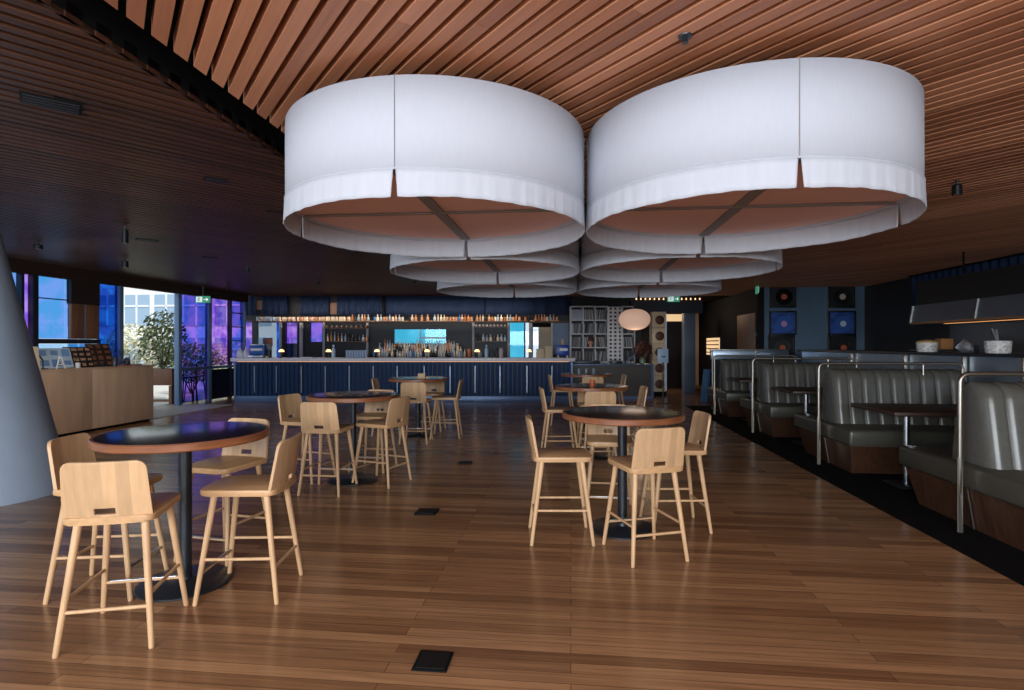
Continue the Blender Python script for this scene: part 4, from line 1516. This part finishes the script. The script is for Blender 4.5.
# round-fronted speaker boxes stacked at the corridor
sb0 = None
nm_ = ['topmost', 'second from the top', 'middle', 'second from the floor', 'lowest']
for k in range(5):
    z = 2.02 - k * 0.475
    L = 'cream wooden speaker box, %s of the stack by the corridor' % nm_[k]
    p = at(657.5, 16.75, z)
    if sb0 is None:
        sb0 = thing('speaker_box', L, 'speaker', p, 0, 'cream speaker boxes stacked at the corridor')
        m = MB(); m.box((0, 0, 0.23), (0.40, 0.34, 0.47), bev=0.008); m.build('cabinet', mat('cream_ply', (232, 208, 174), 0.5), sb0)
        m = MB()
        m.lathe([(0.135, 0), (0.135, 0.012), (0.12, 0.022), (0.06, 0.03), (0.005, 0.034)], 24)
        bmesh.ops.transform(m.bm, matrix=Matrix.Translation((0.02, -0.17, 0.22)) @ Matrix.Rotation(PI / 2, 4, 'X'), verts=m.bm.verts[:])
        m.build('cone', mat('brown_cone', (96, 52, 36), 0.5), sb0)
        sbk = kids(sb0)
    else:
        dup(sb0, p, 0, L, None, sbk)
m = MB(); m.box((0, 0, 0.06), (0.42, 0.36, 0.12))
tag(m.build('speaker_plinth', M_BLACK, loc=at(657.5, 16.75, 0)), 'black plinth under the stacked speaker boxes', 'plinth')
# string of warm bulbs across the corridor header
t = thing('bulb_string', 'string of small warm bulbs over the corridor mouth', 'lights', at(668, 16.8, 2.885))
m = MB(); m.tube((-1.0, 0, 0.03), (1.0, 0, 0.03), 0.008, None, 6); m.build('cable', M_STEELBLK, t)
for k in range(15):
    m = MB(); m.lathe([(0.008, 0.03), (0.022, 0.0), (0.02, -0.02), (0.004, -0.032)], 10, c=(-0.95 + k * 0.136, 0, 0)); m.build('bulb', M_WARM, t)


def exit_sign(loc, rotz, label, w=0.36, h=0.17, side=1):
    t = thing('exit_sign', label, 'exit sign', loc, rotz)
    m = MB(); m.box((0, 0, 0), (w, 0.05, h), bev=0.004); m.build('case', M_GREEN, t)
    m = MB(); m.box((-w * 0.23, -0.027, 0), (w * 0.42, 0.006, h * 0.78)); m.build('white_field', M_SIGNW, t)
    m = MB()
    x = -w * 0.25
    m.lathe([(0.014, 0), (0.014, 0.004)], 12, c=(0, 0, 0))
    bmesh.ops.transform(m.bm, matrix=Matrix.Translation((x + 0.012, -0.03, 0.042)) @ Matrix.Rotation(PI / 2, 4, 'X'), verts=m.bm.verts[:])
    m.box((x, -0.032, 0.008), (0.022, 0.004, 0.05), rot=Matrix.Rotation(0.2, 4, 'Y'))
    m.box((x - 0.02, -0.032, -0.032), (0.012, 0.004, 0.045), rot=Matrix.Rotation(0.7, 4, 'Y'))
    m.box((x + 0.016, -0.032, -0.03), (0.012, 0.004, 0.045), rot=Matrix.Rotation(-0.5, 4, 'Y'))
    m.box((x + 0.025, -0.032, 0.012), (0.035, 0.004, 0.010), rot=Matrix.Rotation(0.5, 4, 'Y'))
    m.box((x - 0.022, -0.032, 0.012), (0.03, 0.004, 0.010), rot=Matrix.Rotation(-0.6, 4, 'Y'))
    m.build('running_figure', MATS['exit_green'], t)
    m = MB()
    m.box((w * 0.22, -0.028, 0), (w * 0.30, 0.006, 0.018))
    for s_ in (-1, 1):
        m.box((w * 0.31, -0.028, s_ * 0.018), (0.055, 0.006, 0.018), rot=Matrix.Rotation(s_ * 0.8, 4, 'Y'))
    m.build('arrow', M_SIGNW, t)
    m = MB(); m.tube((0, 0, h / 2), (0, 0, CEIL + 0.05 - loc[2]), 0.012, None, 8); m.build('drop_rod', M_STEELBLK, t)
    return t


exit_sign(at(673.5, 16.6, CAM_Z + 46 * 16.6 / F), 0, 'green exit sign over the corridor mouth')
exit_sign(at(203, 14.1, CAM_Z + 45.5 * 14.1 / F), 0, 'green and white exit sign by the violet glass door')
exit_sign(at(757, 13.9, CAM_Z + 67 * 13.9 / F - 0.3), 1.25, 'teal exit sign edge-on beside the record wall', 0.34, 0.17)

# ================================================================== BOOTHS
BL, BRR = 3.16, 4.80
PITCH = 2.56


def make_bench(label):
    t = thing('booth_bench', label, 'booth bench', (0, 0, 0), -TH, 'double leather booth benches')
    L = BRR - BL
    for s in (-1, 1):
        # seat cushion with rounded edges
        if s < 0:
            m = MB()
            m.box((L / 2, 0, 0.435), (L, 1.62, 0.19), bev=0.035, seg=3)
            m.build('seat', M_LEATHER2, t)
        m = MB()
        m.path([(0.0 + 0.005, s * 0.01, 0.355), (0.005, s * 0.795, 0.355), (L - 0.02, s * 0.805, 0.355)], 0.009, 6)
        m.build('piping', M_LEATHER, t)
        # channelled backrest
        m = MB()
        nch = 9
        per = 10
        x0, x1 = 0.11, L
        nxx = nch * per

        def face(a, b, s=s):
            x = x0 + (x1 - x0) * a
            fr = (a * nch) % 1.0
            if a >= 1:
                fr = 1.0
            puff = 0.028 * (1 - abs(2 * fr - 1) ** 5)
            endr = 0.05 * max(0.0, 1 - a / 0.05) ** 2
            # from bottom front round over the top to the rear
            z = 0.50 + 0.68 * min(1.0, b / 0.86)
            lean = 0.25 - 0.11 * min(1.0, b / 0.86)
            y = lean + puff
            if b > 0.72:
                q = (b - 0.72) / 0.28
                y = (0.25 - 0.11 * 0.84 + puff) * math.cos(q * PI / 2) + 0.0
                z = 0.50 + 0.68 * 0.837 + (0.115 + puff * 0.5) * math.sin(q * PI / 2)
            y -= endr
            return (x, s * max(0.0, y), z)
        m.grid(nxx, 18, face)
        # close the ends
        for i_end in (0.0, 1.0):
            ring = [m.bm.verts.new(face(i_end, j / 18)) for j in range(19)] + [m.bm.verts.new((x0 if i_end == 0 else x1, 0.0, 0.50))]
            try:
                m.bm.faces.new(ring)
            except Exception:
                pass
        bmesh.ops.remove_doubles(m.bm, verts=m.bm.verts[:], dist=1e-5)
        m.build('backrest', M_LEATHER, t)
    # slanted timber base
    m = MB()
    m.extrude_profile([(-0.64, 0.0), (0.64, 0.0), (0.76, 0.345), (-0.76, 0.345)], 'x', 0.10, L)
    for v in m.bm.verts:
        if v.co.x < 0.2 and v.co.z > 0.1:
            v.co.x -= 0.06
    m.build('base', M_BASEWOOD, t)
    m = MB()
    m.box((0.052, -0.10, 0.18), (0.012, 0.03, 0.34), rot=Matrix.Rotation(math.radians(-9), 4, 'Y'))
    m.build('trim_strip', M_CHROME, t)
    # bent tube rail
    x = -0.07
    y = -0.18
    zt = 1.27
    rr = 0.07
    pts = [(x, y, 0.006), (x, y, 0.6), (x, y, zt - rr)]
    for k in range(1, 7):
        a = PI / 2 * k / 6
        pts.append((x + rr - rr * math.cos(a), y, zt - rr + rr * math.sin(a)))
    pts.append((x + 0.8, y, zt))
    xe = L - 0.04
    pts.append((xe - rr, y, zt))
    for k in range(1, 7):
        a = PI / 2 * k / 6
        pts.append((xe - rr + rr * math.sin(a), y, zt - rr + rr * math.cos(a)))
    pts.append((xe, y, 1.12))
    m = MB()
    m.path(pts, 0.019, 12)
    for xx in (1.15,):
        m.tube((xx, y, zt - 0.01), (xx, y, 1.13), 0.011, None, 8)
    o = m.build('rail', M_CHROME, t)
    o['label'] = 'satin metal tube rail'
    return t


BV = [5.0 + PITCH * k for k in range(-1, 4)]
BLAB = ['double leather bench in the nearest booth, mostly beyond the edge', 'double grey leather bench with tube rail, nearest the viewer',
        'double grey leather bench, second along the row of booths', 'double grey leather bench, third along the row of booths', 'double leather bench at the far end of the booths']
bn0 = None
for k, v in enumerate(BV):
    if k == 0:
        continue
    if bn0 is None:
        bn0 = make_bench(BLAB[k])
        bn0.location = R(BL, v)
        bnk = kids(bn0)
    else:
        dup(bn0, R(BL, v), -TH, BLAB[k], None, bnk)

bt0 = None
for k, lab in enumerate(('walnut booth table between the nearest two benches', 'walnut booth table in the second booth', 'walnut booth table in the farthest booth')):
    v = 5.0 + PITCH * (k + 0.5)
    if bt0 is None:
        bt0 = thing('booth_table', lab, 'table', R(3.20, v + 0.1), -TH, 'walnut booth tables')
        m = MB(); m.box((0.70, 0, 0.81), (1.40, 0.90, 0.045), bev=0.012); m.build('tabletop', M_BTABLE, bt0)
        m = MB(); m.tube((0.36, 0, 0.012), (0.36, 0, 0.79), 0.03); m.build('leg', M_STEEL, bt0)
        m = MB(); m.tube((1.15, 0, 0.012), (1.15, 0, 0.79), 0.03); m.build('leg', M_STEEL, bt0)
        m = MB(); m.box((0.75, 0, 0.012), (1.1, 0.36, 0.012), bev=0.004); m.build('base_plate', M_STEELBLK, bt0)
        btk = kids(bt0)
    else:
        dup(bt0, R(3.20, v + 0.1), -TH, lab, None, btk)
# low black pot on the far booth table
t = thing('table_caddy', 'small dark pot and pad on the farthest booth table', 'pot', R(3.75, 11.40, 0.8325), -TH)
m = MB(); m.lathe([(0.04, 0), (0.05, 0.06), (0.04, 0.10)], 14); m.build('pot', M_STEELBLK, t)
m = MB(); m.box((0.12, 0, 0.012), (0.10, 0.10, 0.024), bev=0.004); m.build('pad', M_CREAM, t)

# ================================================================== KITCHEN PASS
kc = room('kitchen_pass', 'stainless kitchen pass counter behind the booths', 'counter', 4.95, 8.9)
m = MB(); m.box((0.35, -0.1, 0.68), (0.62, 7.9, 1.36)); m.build('body', M_STAIN, kc)
m = MB(); m.box((0.35, -0.1, 1.38), (0.78, 8.0, 0.04), bev=0.004); m.build('worktop', M_STEELBLK, kc)
for v in (-3.0, -2.2, -1.25, 0.0, 1.6):
    m = MB(); m.box((-0.0, v, 1.2), (0.05, 0.045, 0.34), bev=0.004); m.build('post', M_CHROME, kc)
m = MB(); m.box((0.0, -0.1, 0.52), (0.08, 7.8, 1.02)); m.build('booth_side_panel', M_BASEWOOD, kc)

lg = room('booth_ledge', 'stainless screen ledge behind the farthest booth', 'ledge', 3.3, 13.62)
m = MB(); m.box((0.85, 0, 1.27), (1.75, 0.10, 0.22), bev=0.006); m.build('steel_band', M_STAIN, lg)
m = MB(); m.box((0.85, 0, 0.58), (1.70, 0.08, 1.16)); m.build('panel', M_DARKWALL, lg)
m = MB(); m.box((0.85, 0, 1.39), (1.78, 0.14, 0.02), bev=0.003); m.build('cap', M_CHROME, lg)
for x in (0.0, 0.98):
    m = MB(); m.tube((x, -0.07, 0.006), (x, -0.07, 1.38), 0.018); m.build('post', M_CHROME, lg)

# range hood
hd = room('range_hood', 'long stainless range hood hanging over the kitchen', 'range hood', 6.15, 7.7)
m = MB()
m.extrude_profile([(-0.45, 0.0), (0.65, 0.0), (0.65, 0.30), (-0.40, 0.30)], 'y', -2.6, 2.45)
m.build('canopy', M_STAIN, hd)
m = MB(); m.box((0.16, 0, 0.5), (0.94, 5.0, 0.40)); m.build('duct_box', mat('dark_duct', (22, 22, 24), 0.5), hd)
m = MB(); m.box((-0.44, -0.1, 0.0), (0.05, 5.0, 0.03)); m.build('lower_rim', mat('bronze_rim', (150, 110, 80), 0.35, metal=0.5), hd)
m = MB(); m.box((0.1, 0, 0.006), (0.06, 4.8, 0.02)); m.build('light_strip', M_LED, hd)
for v in (-0.9, 0.9, 2.42):
    m = MB(); m.box((-0.43, v, 0.15), (0.02, 0.03, 0.30), rot=Matrix.Rotation(math.radians(9), 4, 'Y')); m.build('seam_strip', M_CHROME, hd)
for v in (-2, 0, 2):
    m = MB(); m.tube((0.12, v, 0.8), (0.12, v, CEIL + 0.02 - 1.86), 0.015, None, 8); m.build('hanger', M_BLACK, hd)
hd.location.z = 1.86
# steel splash wall and upright
m = MB(); m.box((7.46, 8.4, 1.55), (0.04, 7.0, 0.7)); struct('trim_%d' % tn_, m, mat('dim_steel', (96, 98, 102), 0.35, metal=0.8), 'steel splashback under the hood', rotz=-TH); tn_ += 1
t = room('wall_cabinet', 'small tan carton on the kitchen back shelf', 'box', 6.9, 11.2, 0)
m = MB(); m.box((0, 0, 1.52), (0.2, 0.22, 0.20), bev=0.01); m.build('carton', mat('tan_carton', (186, 126, 76), 0.5), t)
m = MB(); m.box((0.1, 0, 0.71), (0.6, 1.4, 1.42)); m.build('back_bench', M_STEELBLK, t)
t.name = 'kitchen_bench'
t['label'] = 'dark kitchen bench with a tan carton behind the pass'
t['category'] = 'bench'
# basins / boxes on the pass
def on_pass2(px, u=5.15):
    k = (px - 512) / F            # (uC+vS)/( -uS+vC)=k -> v=(uC+kuS)/(kC-S)
    v = (u * CT + k * u * ST) / (k * CT - ST)
    return R(u, v, 1.40)


for px, lab, cm in ((927, 'white takeaway stack with a tan lid on the kitchen pass', 0), (998, 'white patterned pail with steel tongs on the kitchen pass', 1)):
    t = thing('serving_pail', lab, 'pail', on_pass2(px), -TH)
    m = MB(); m.lathe([(0.115, 0), (0.125, 0.02), (0.132, 0.13), (0.13, 0.15), (0.12, 0.15), (0.11, 0.02)], 24); m.build('pail', mat('patterned_white', (206, 204, 200), 0.5, vary=0.45, scale=(34, 34, 34)), t)
    if cm == 0:
        m = MB(); m.lathe([(0.135, 0.13), (0.135, 0.15), (0.06, 0.175), (0.01, 0.18)], 24); m.build('lid', mat('tan_lid', (190, 156, 104), 0.5), t)
    else:
        m = MB(); m.box((-0.04, 0, 0.2), (0.02, 0.03, 0.22), rot=Matrix.Rotation(-0.35, 4, 'Y')); m.box((0.0, 0.02, 0.19), (0.02, 0.03, 0.2), rot=Matrix.Rotation(-0.15, 4, 'Y')); m.build('tongs', M_STEEL, t)
        m = MB(); m.path([(-0.13, 0, 0.13), (-0.15, 0, 0.1), (-0.13, 0, 0.06)], 0.006, 6); m.path([(0.13, 0, 0.13), (0.15, 0, 0.1), (0.13, 0, 0.06)], 0.006, 6); m.build('handle', M_STEEL, t)
t = thing('order_stand', 'steel angled order stand on the kitchen pass', 'stand', on_pass2(966), -TH)
m = MB(); m.box((0, 0, 0.06), (0.22, 0.02, 0.16), rot=Matrix.Rotation(0.7, 4, 'Y'), bev=0.003); m.build('plate', M_STEEL, t)
m = MB(); m.box((0.1, 0, 0.05), (0.07, 0.08, 0.10), bev=0.005); m.build('block', M_STEELBLK, t)
# kitchen curtains high on the right
m_ = ((7.35, 9.6, 13.0, 'dim navy curtain high above the kitchen, far piece'), (7.35, 6.3, 8.0, 'dim navy curtain high above the kitchen, near piece'))
for u, v0, v1, lab in m_:
    m = MB()
    n = int((v1 - v0) * 36)
    m.grid(n, 2, lambda a, b, v0=v0, v1=v1, u=u: (u + 0.03 * math.sin((v0 + a * (v1 - v0)) * 30), v0 + a * (v1 - v0), 2.3 + b * 0.68))
    tag(m.build('kitchen_curtain', M_CURT, solid=0.006, rotz=-TH), lab, 'curtain')
m = MB(); m.box((7.3, 9.0, 2.985), (0.04, 8.0, 0.03)); struct('trim_%d' % tn_, m, M_BLACK, rotz=-TH); tn_ += 1

# ---- framed records on the slate wall
FR = [(782.5, 296, 'dark', 'framed record with an orange centre, upper left on the slate wall'), (782.5, 323, 'pic', 'framed record over blue artwork with a pink centre'),
      (781, 347, 'dark', 'framed record with an orange centre cut off by the steel ledge'), (841, 296, 'pale', 'framed record with a pale centre, upper right on the slate wall'),
      (841.5, 323, 'pic2', 'framed record over blue artwork with a white centre'), (842, 347, 'dark', 'framed record with an orange centre above the pass counter')]
for px, py, kd, lab in FR:
    k = (px - 512) / F
    v = 15.235
    u = v * (k * CT - ST) / (CT + k * ST)
    p = R(u, v)
    z = CAM_Z + (345 - py) * p.y / F
    t = thing('framed_record', lab, 'framed record', (p.x, p.y, z), -TH)
    w_ = 0.68 if 'pic' in kd else 0.66
    m = MB()
    h_ = 0.62
    for sx in (-1, 1):
        m.box((sx * (w_ / 2 - 0.02), -0.02, 0), (0.04, 0.045, h_), bev=0.003)
        m.box((0, -0.02, sx * (h_ / 2 - 0.02)), (w_, 0.045, 0.04), bev=0.003)
    m.build('frame', mat('black_frame', (16, 18, 22), 0.4), t)
    m = MB(); m.box((0, -0.008, 0), (w_ - 0.06, 0.012, h_ - 0.06))
    m.build('backing', mat('blue_artwork', (44, 84, 160), 0.4, vary=0.6, scale=(4, 4, 7)) if 'pic' in kd else mat('black_backing', (18, 20, 24), 0.5), t)

    def disc(r, dy, mm_, nm, t=t, dx=0.03, dz=-0.02):
        q = MB(); q.lathe([(r, 0), (r, 0.006)], 36)
        bmesh.ops.transform(q.bm, matrix=Matrix.Translation((dx, dy, dz)) @ Matrix.Rotation(PI / 2, 4, 'X'), verts=q.bm.verts[:])
        return q.build(nm, mm_, t)
    disc(0.21, -0.016, mat('picture_vinyl', (60, 100, 178), 0.25) if 'pic' in kd else mat('black_vinyl', (12, 12, 14), 0.2), 'record')
    disc(0.075, -0.023, {'dark': mat('orange_label', (196, 96, 62), 0.5), 'pale': mat('pale_label', (200, 186, 172), 0.5), 'pic': mat('pink_label', (196, 150, 200), 0.5), 'pic2': mat('white_label', (206, 220, 236), 0.5)}[kd], 'centre_label')
m = MB(); m.box((0, 0, 0), (0.10, 0.02, 0.16), bev=0.004)
k = (756.5 - 512) / F
v = 15.24
u = v * (k * CT - ST) / (CT + k * ST)
p = R(u, v)
tag(m.build('wall_switch', M_STEELBLK, loc=(p.x, p.y, CAM_Z + 10.5 * p.y / F), rotz=-TH), 'dark switch plate on the slate wall edge', 'switch')

# blue poster leaning in the corridor, by the booth end
t = thing('folded_sign', 'narrow blue folded sign leaning by the far booth', 'sign', at(705.5, 15.0, 0), 0.15)
m = MB(); m.box((0, 0, 0.42), (0.06, 0.3, 0.86), rot=Matrix.Rotation(0.12, 4, 'Y')); m.build('panel', mat('steel_blue', (70, 120, 168), 0.4), t)
m = MB(); m.box((0.1, 0, 0.38), (0.03, 0.3, 0.78), rot=Matrix.Rotation(-0.12, 4, 'Y')); m.build('rear_panel', M_STEELBLK, t)

# ================================================================== CEILING FITTINGS
def ceil_pt(px, py, z=CEIL):
    Y = (z - CAM_Z) * F / (345 - py)
    return Vector(((px - 512) / F * Y, Y, z))


def spot(px, py_bottom, label, drop, r_=0.04, tilt=0.0):
    zb = CEIL - drop
    p = ceil_pt(px, py_bottom, zb)
    t = thing('ceiling_spot', label, 'spotlight', (p.x, p.y, CEIL + 0.01))
    m = MB(); m.lathe([(r_ * 0.9, -drop + 0.01), (r_, -drop), (r_, -0.06), (r_ * 0.8, -0.05)], 18)
    m.build('can', mat('dark_can', (40, 42, 46), 0.35, metal=0.6), t)
    m = MB(); m.lathe([(0.012, -0.06), (0.012, 0.03)], 8); m.build('stem', M_STEELBLK, t)
    m = MB(); m.lathe([(r_ * 0.7, -drop + 0.004), (r_ * 0.7, -drop + 0.008)], 16); m.build('lens', mat('dim_lens', (190, 170, 150), 0.3), t)
    return t


def lamp_in(t, drop, aim, power, cone=95, color=(1.0, 0.92, 0.82)):
    d = bpy.data.lights.new('spot_beam', 'SPOT')
    d.energy, d.color, d.spot_size, d.spot_blend, d.shadow_soft_size = power, color, math.radians(cone), 0.8, 0.04
    o = bpy.data.objects.new('spot_beam', d)
    COL.objects.link(o)
    o.location = t.location + Vector((0, 0, -drop - 0.03))
    o.rotation_euler = (Vector(aim) - o.location).to_track_quat('-Z', 'Y').to_euler()


spot(957, 196, 'small grey cylinder spotlight beyond the near right shade', 0.14)
lamp_in(spot(125, 244, 'cylinder spotlight on the left ceiling above the doorway', 0.22), 0.22, R(-8.2, 8.6, 0.6), 130)
spot(125, 268, 'lower cylinder spotlight near the open doorway', 0.16, 0.055)
spot(38, 250, 'dark spotlight on the left ceiling above the column', 0.12, 0.06)
spot(247, 272, 'small spotlight on the dark ceiling before the bar', 0.12)
spot(227, 289, 'small spotlight near the bar end by the glazing', 0.12)
spot(318, 285, 'small spotlight before the navy curtain', 0.12)
spot(414, 284, 'small spotlight hidden close to the middle shade', 0.12)


def vent(px0, py0, px1, py1, label):
    a, b_ = ceil_pt(px0, py1), ceil_pt(px1, py0)
    c_ = ceil_pt((px0 + px1) / 2, (py0 + py1) / 2)
    w = (px1 - px0) / F * c_.y * 0.95
    d = abs(b_.y - a.y) * 0.75
    t = thing('ceiling_vent', label, 'vent', (c_.x, c_.y, CEIL), -math.radians(44) + PI / 2 - math.radians(6))
    m = MB(); m.box((0, 0, 0.005), (w, min(d, w * 0.7), 0.02), bev=0.003); m.build('grille', M_BLACK, t)
    m = MB()
    for k in range(4):
        m.box((0, (k - 1.5) * min(d, w * 0.7) * 0.22, -0.006), (w * 0.9, 0.012, 0.006))
    m.build('slats', M_STEELBLK, t)
    return t


vent(26, 90, 77, 116, 'large black vent in the left cedar ceiling')
vent(205, 176, 226, 183, 'small black vent in the left cedar ceiling near the shade')
vent(137, 237, 157, 243, 'black vent in the dark ceiling beside the cylinder spotlight')
vent(268, 208, 283, 216, 'black vent in the dark ceiling next to the near left shade')
vent(203, 255, 217, 260, 'thin black vent in the dark ceiling towards the bar')
# sprinkler
p = ceil_pt(685, 36)
t = thing('sprinkler', 'dark round sprinkler fitting on the slats between the shades', 'sprinkler', (p.x, p.y, CEIL))
m = MB(); m.lathe([(0.032, -0.006), (0.035, 0.0), (0.035, 0.02)], 20); m.build('flange', M_STEELBLK, t)
m = MB(); m.lathe([(0.016, -0.035), (0.012, -0.02), (0.010, 0.0)], 14); m.build('nozzle', M_STEELBLK, t)

# ================================================================== FLOOR BOXES
def fl(px, py):
    Y = CAM_Z * F / (py - 345)
    return Vector(((px - 512) / F * Y, Y, 0))


for px, py, w_, lab in ((433, 662, 0.165, 'black floor outlet cover nearest the viewer'), (427, 512, 0.19, 'black floor outlet cover in the middle of the aisle'),
                        (465, 463, 0.17, 'small black floor outlet farther down the aisle')):
    p = fl(px, py)
    t = thing('floor_outlet', lab, 'floor outlet', (p.x, p.y, 0), -TH)
    m = MB(); m.box((0, 0, 0.004), (w_, w_, 0.008), bev=0.002); m.build('frame', M_BLACK, t)
    m = MB(); m.box((0, 0, 0.0095), (w_ * 0.82, w_ * 0.82, 0.004)); m.build('flap', mat('black_flap', (14, 14, 15), 0.5), t)
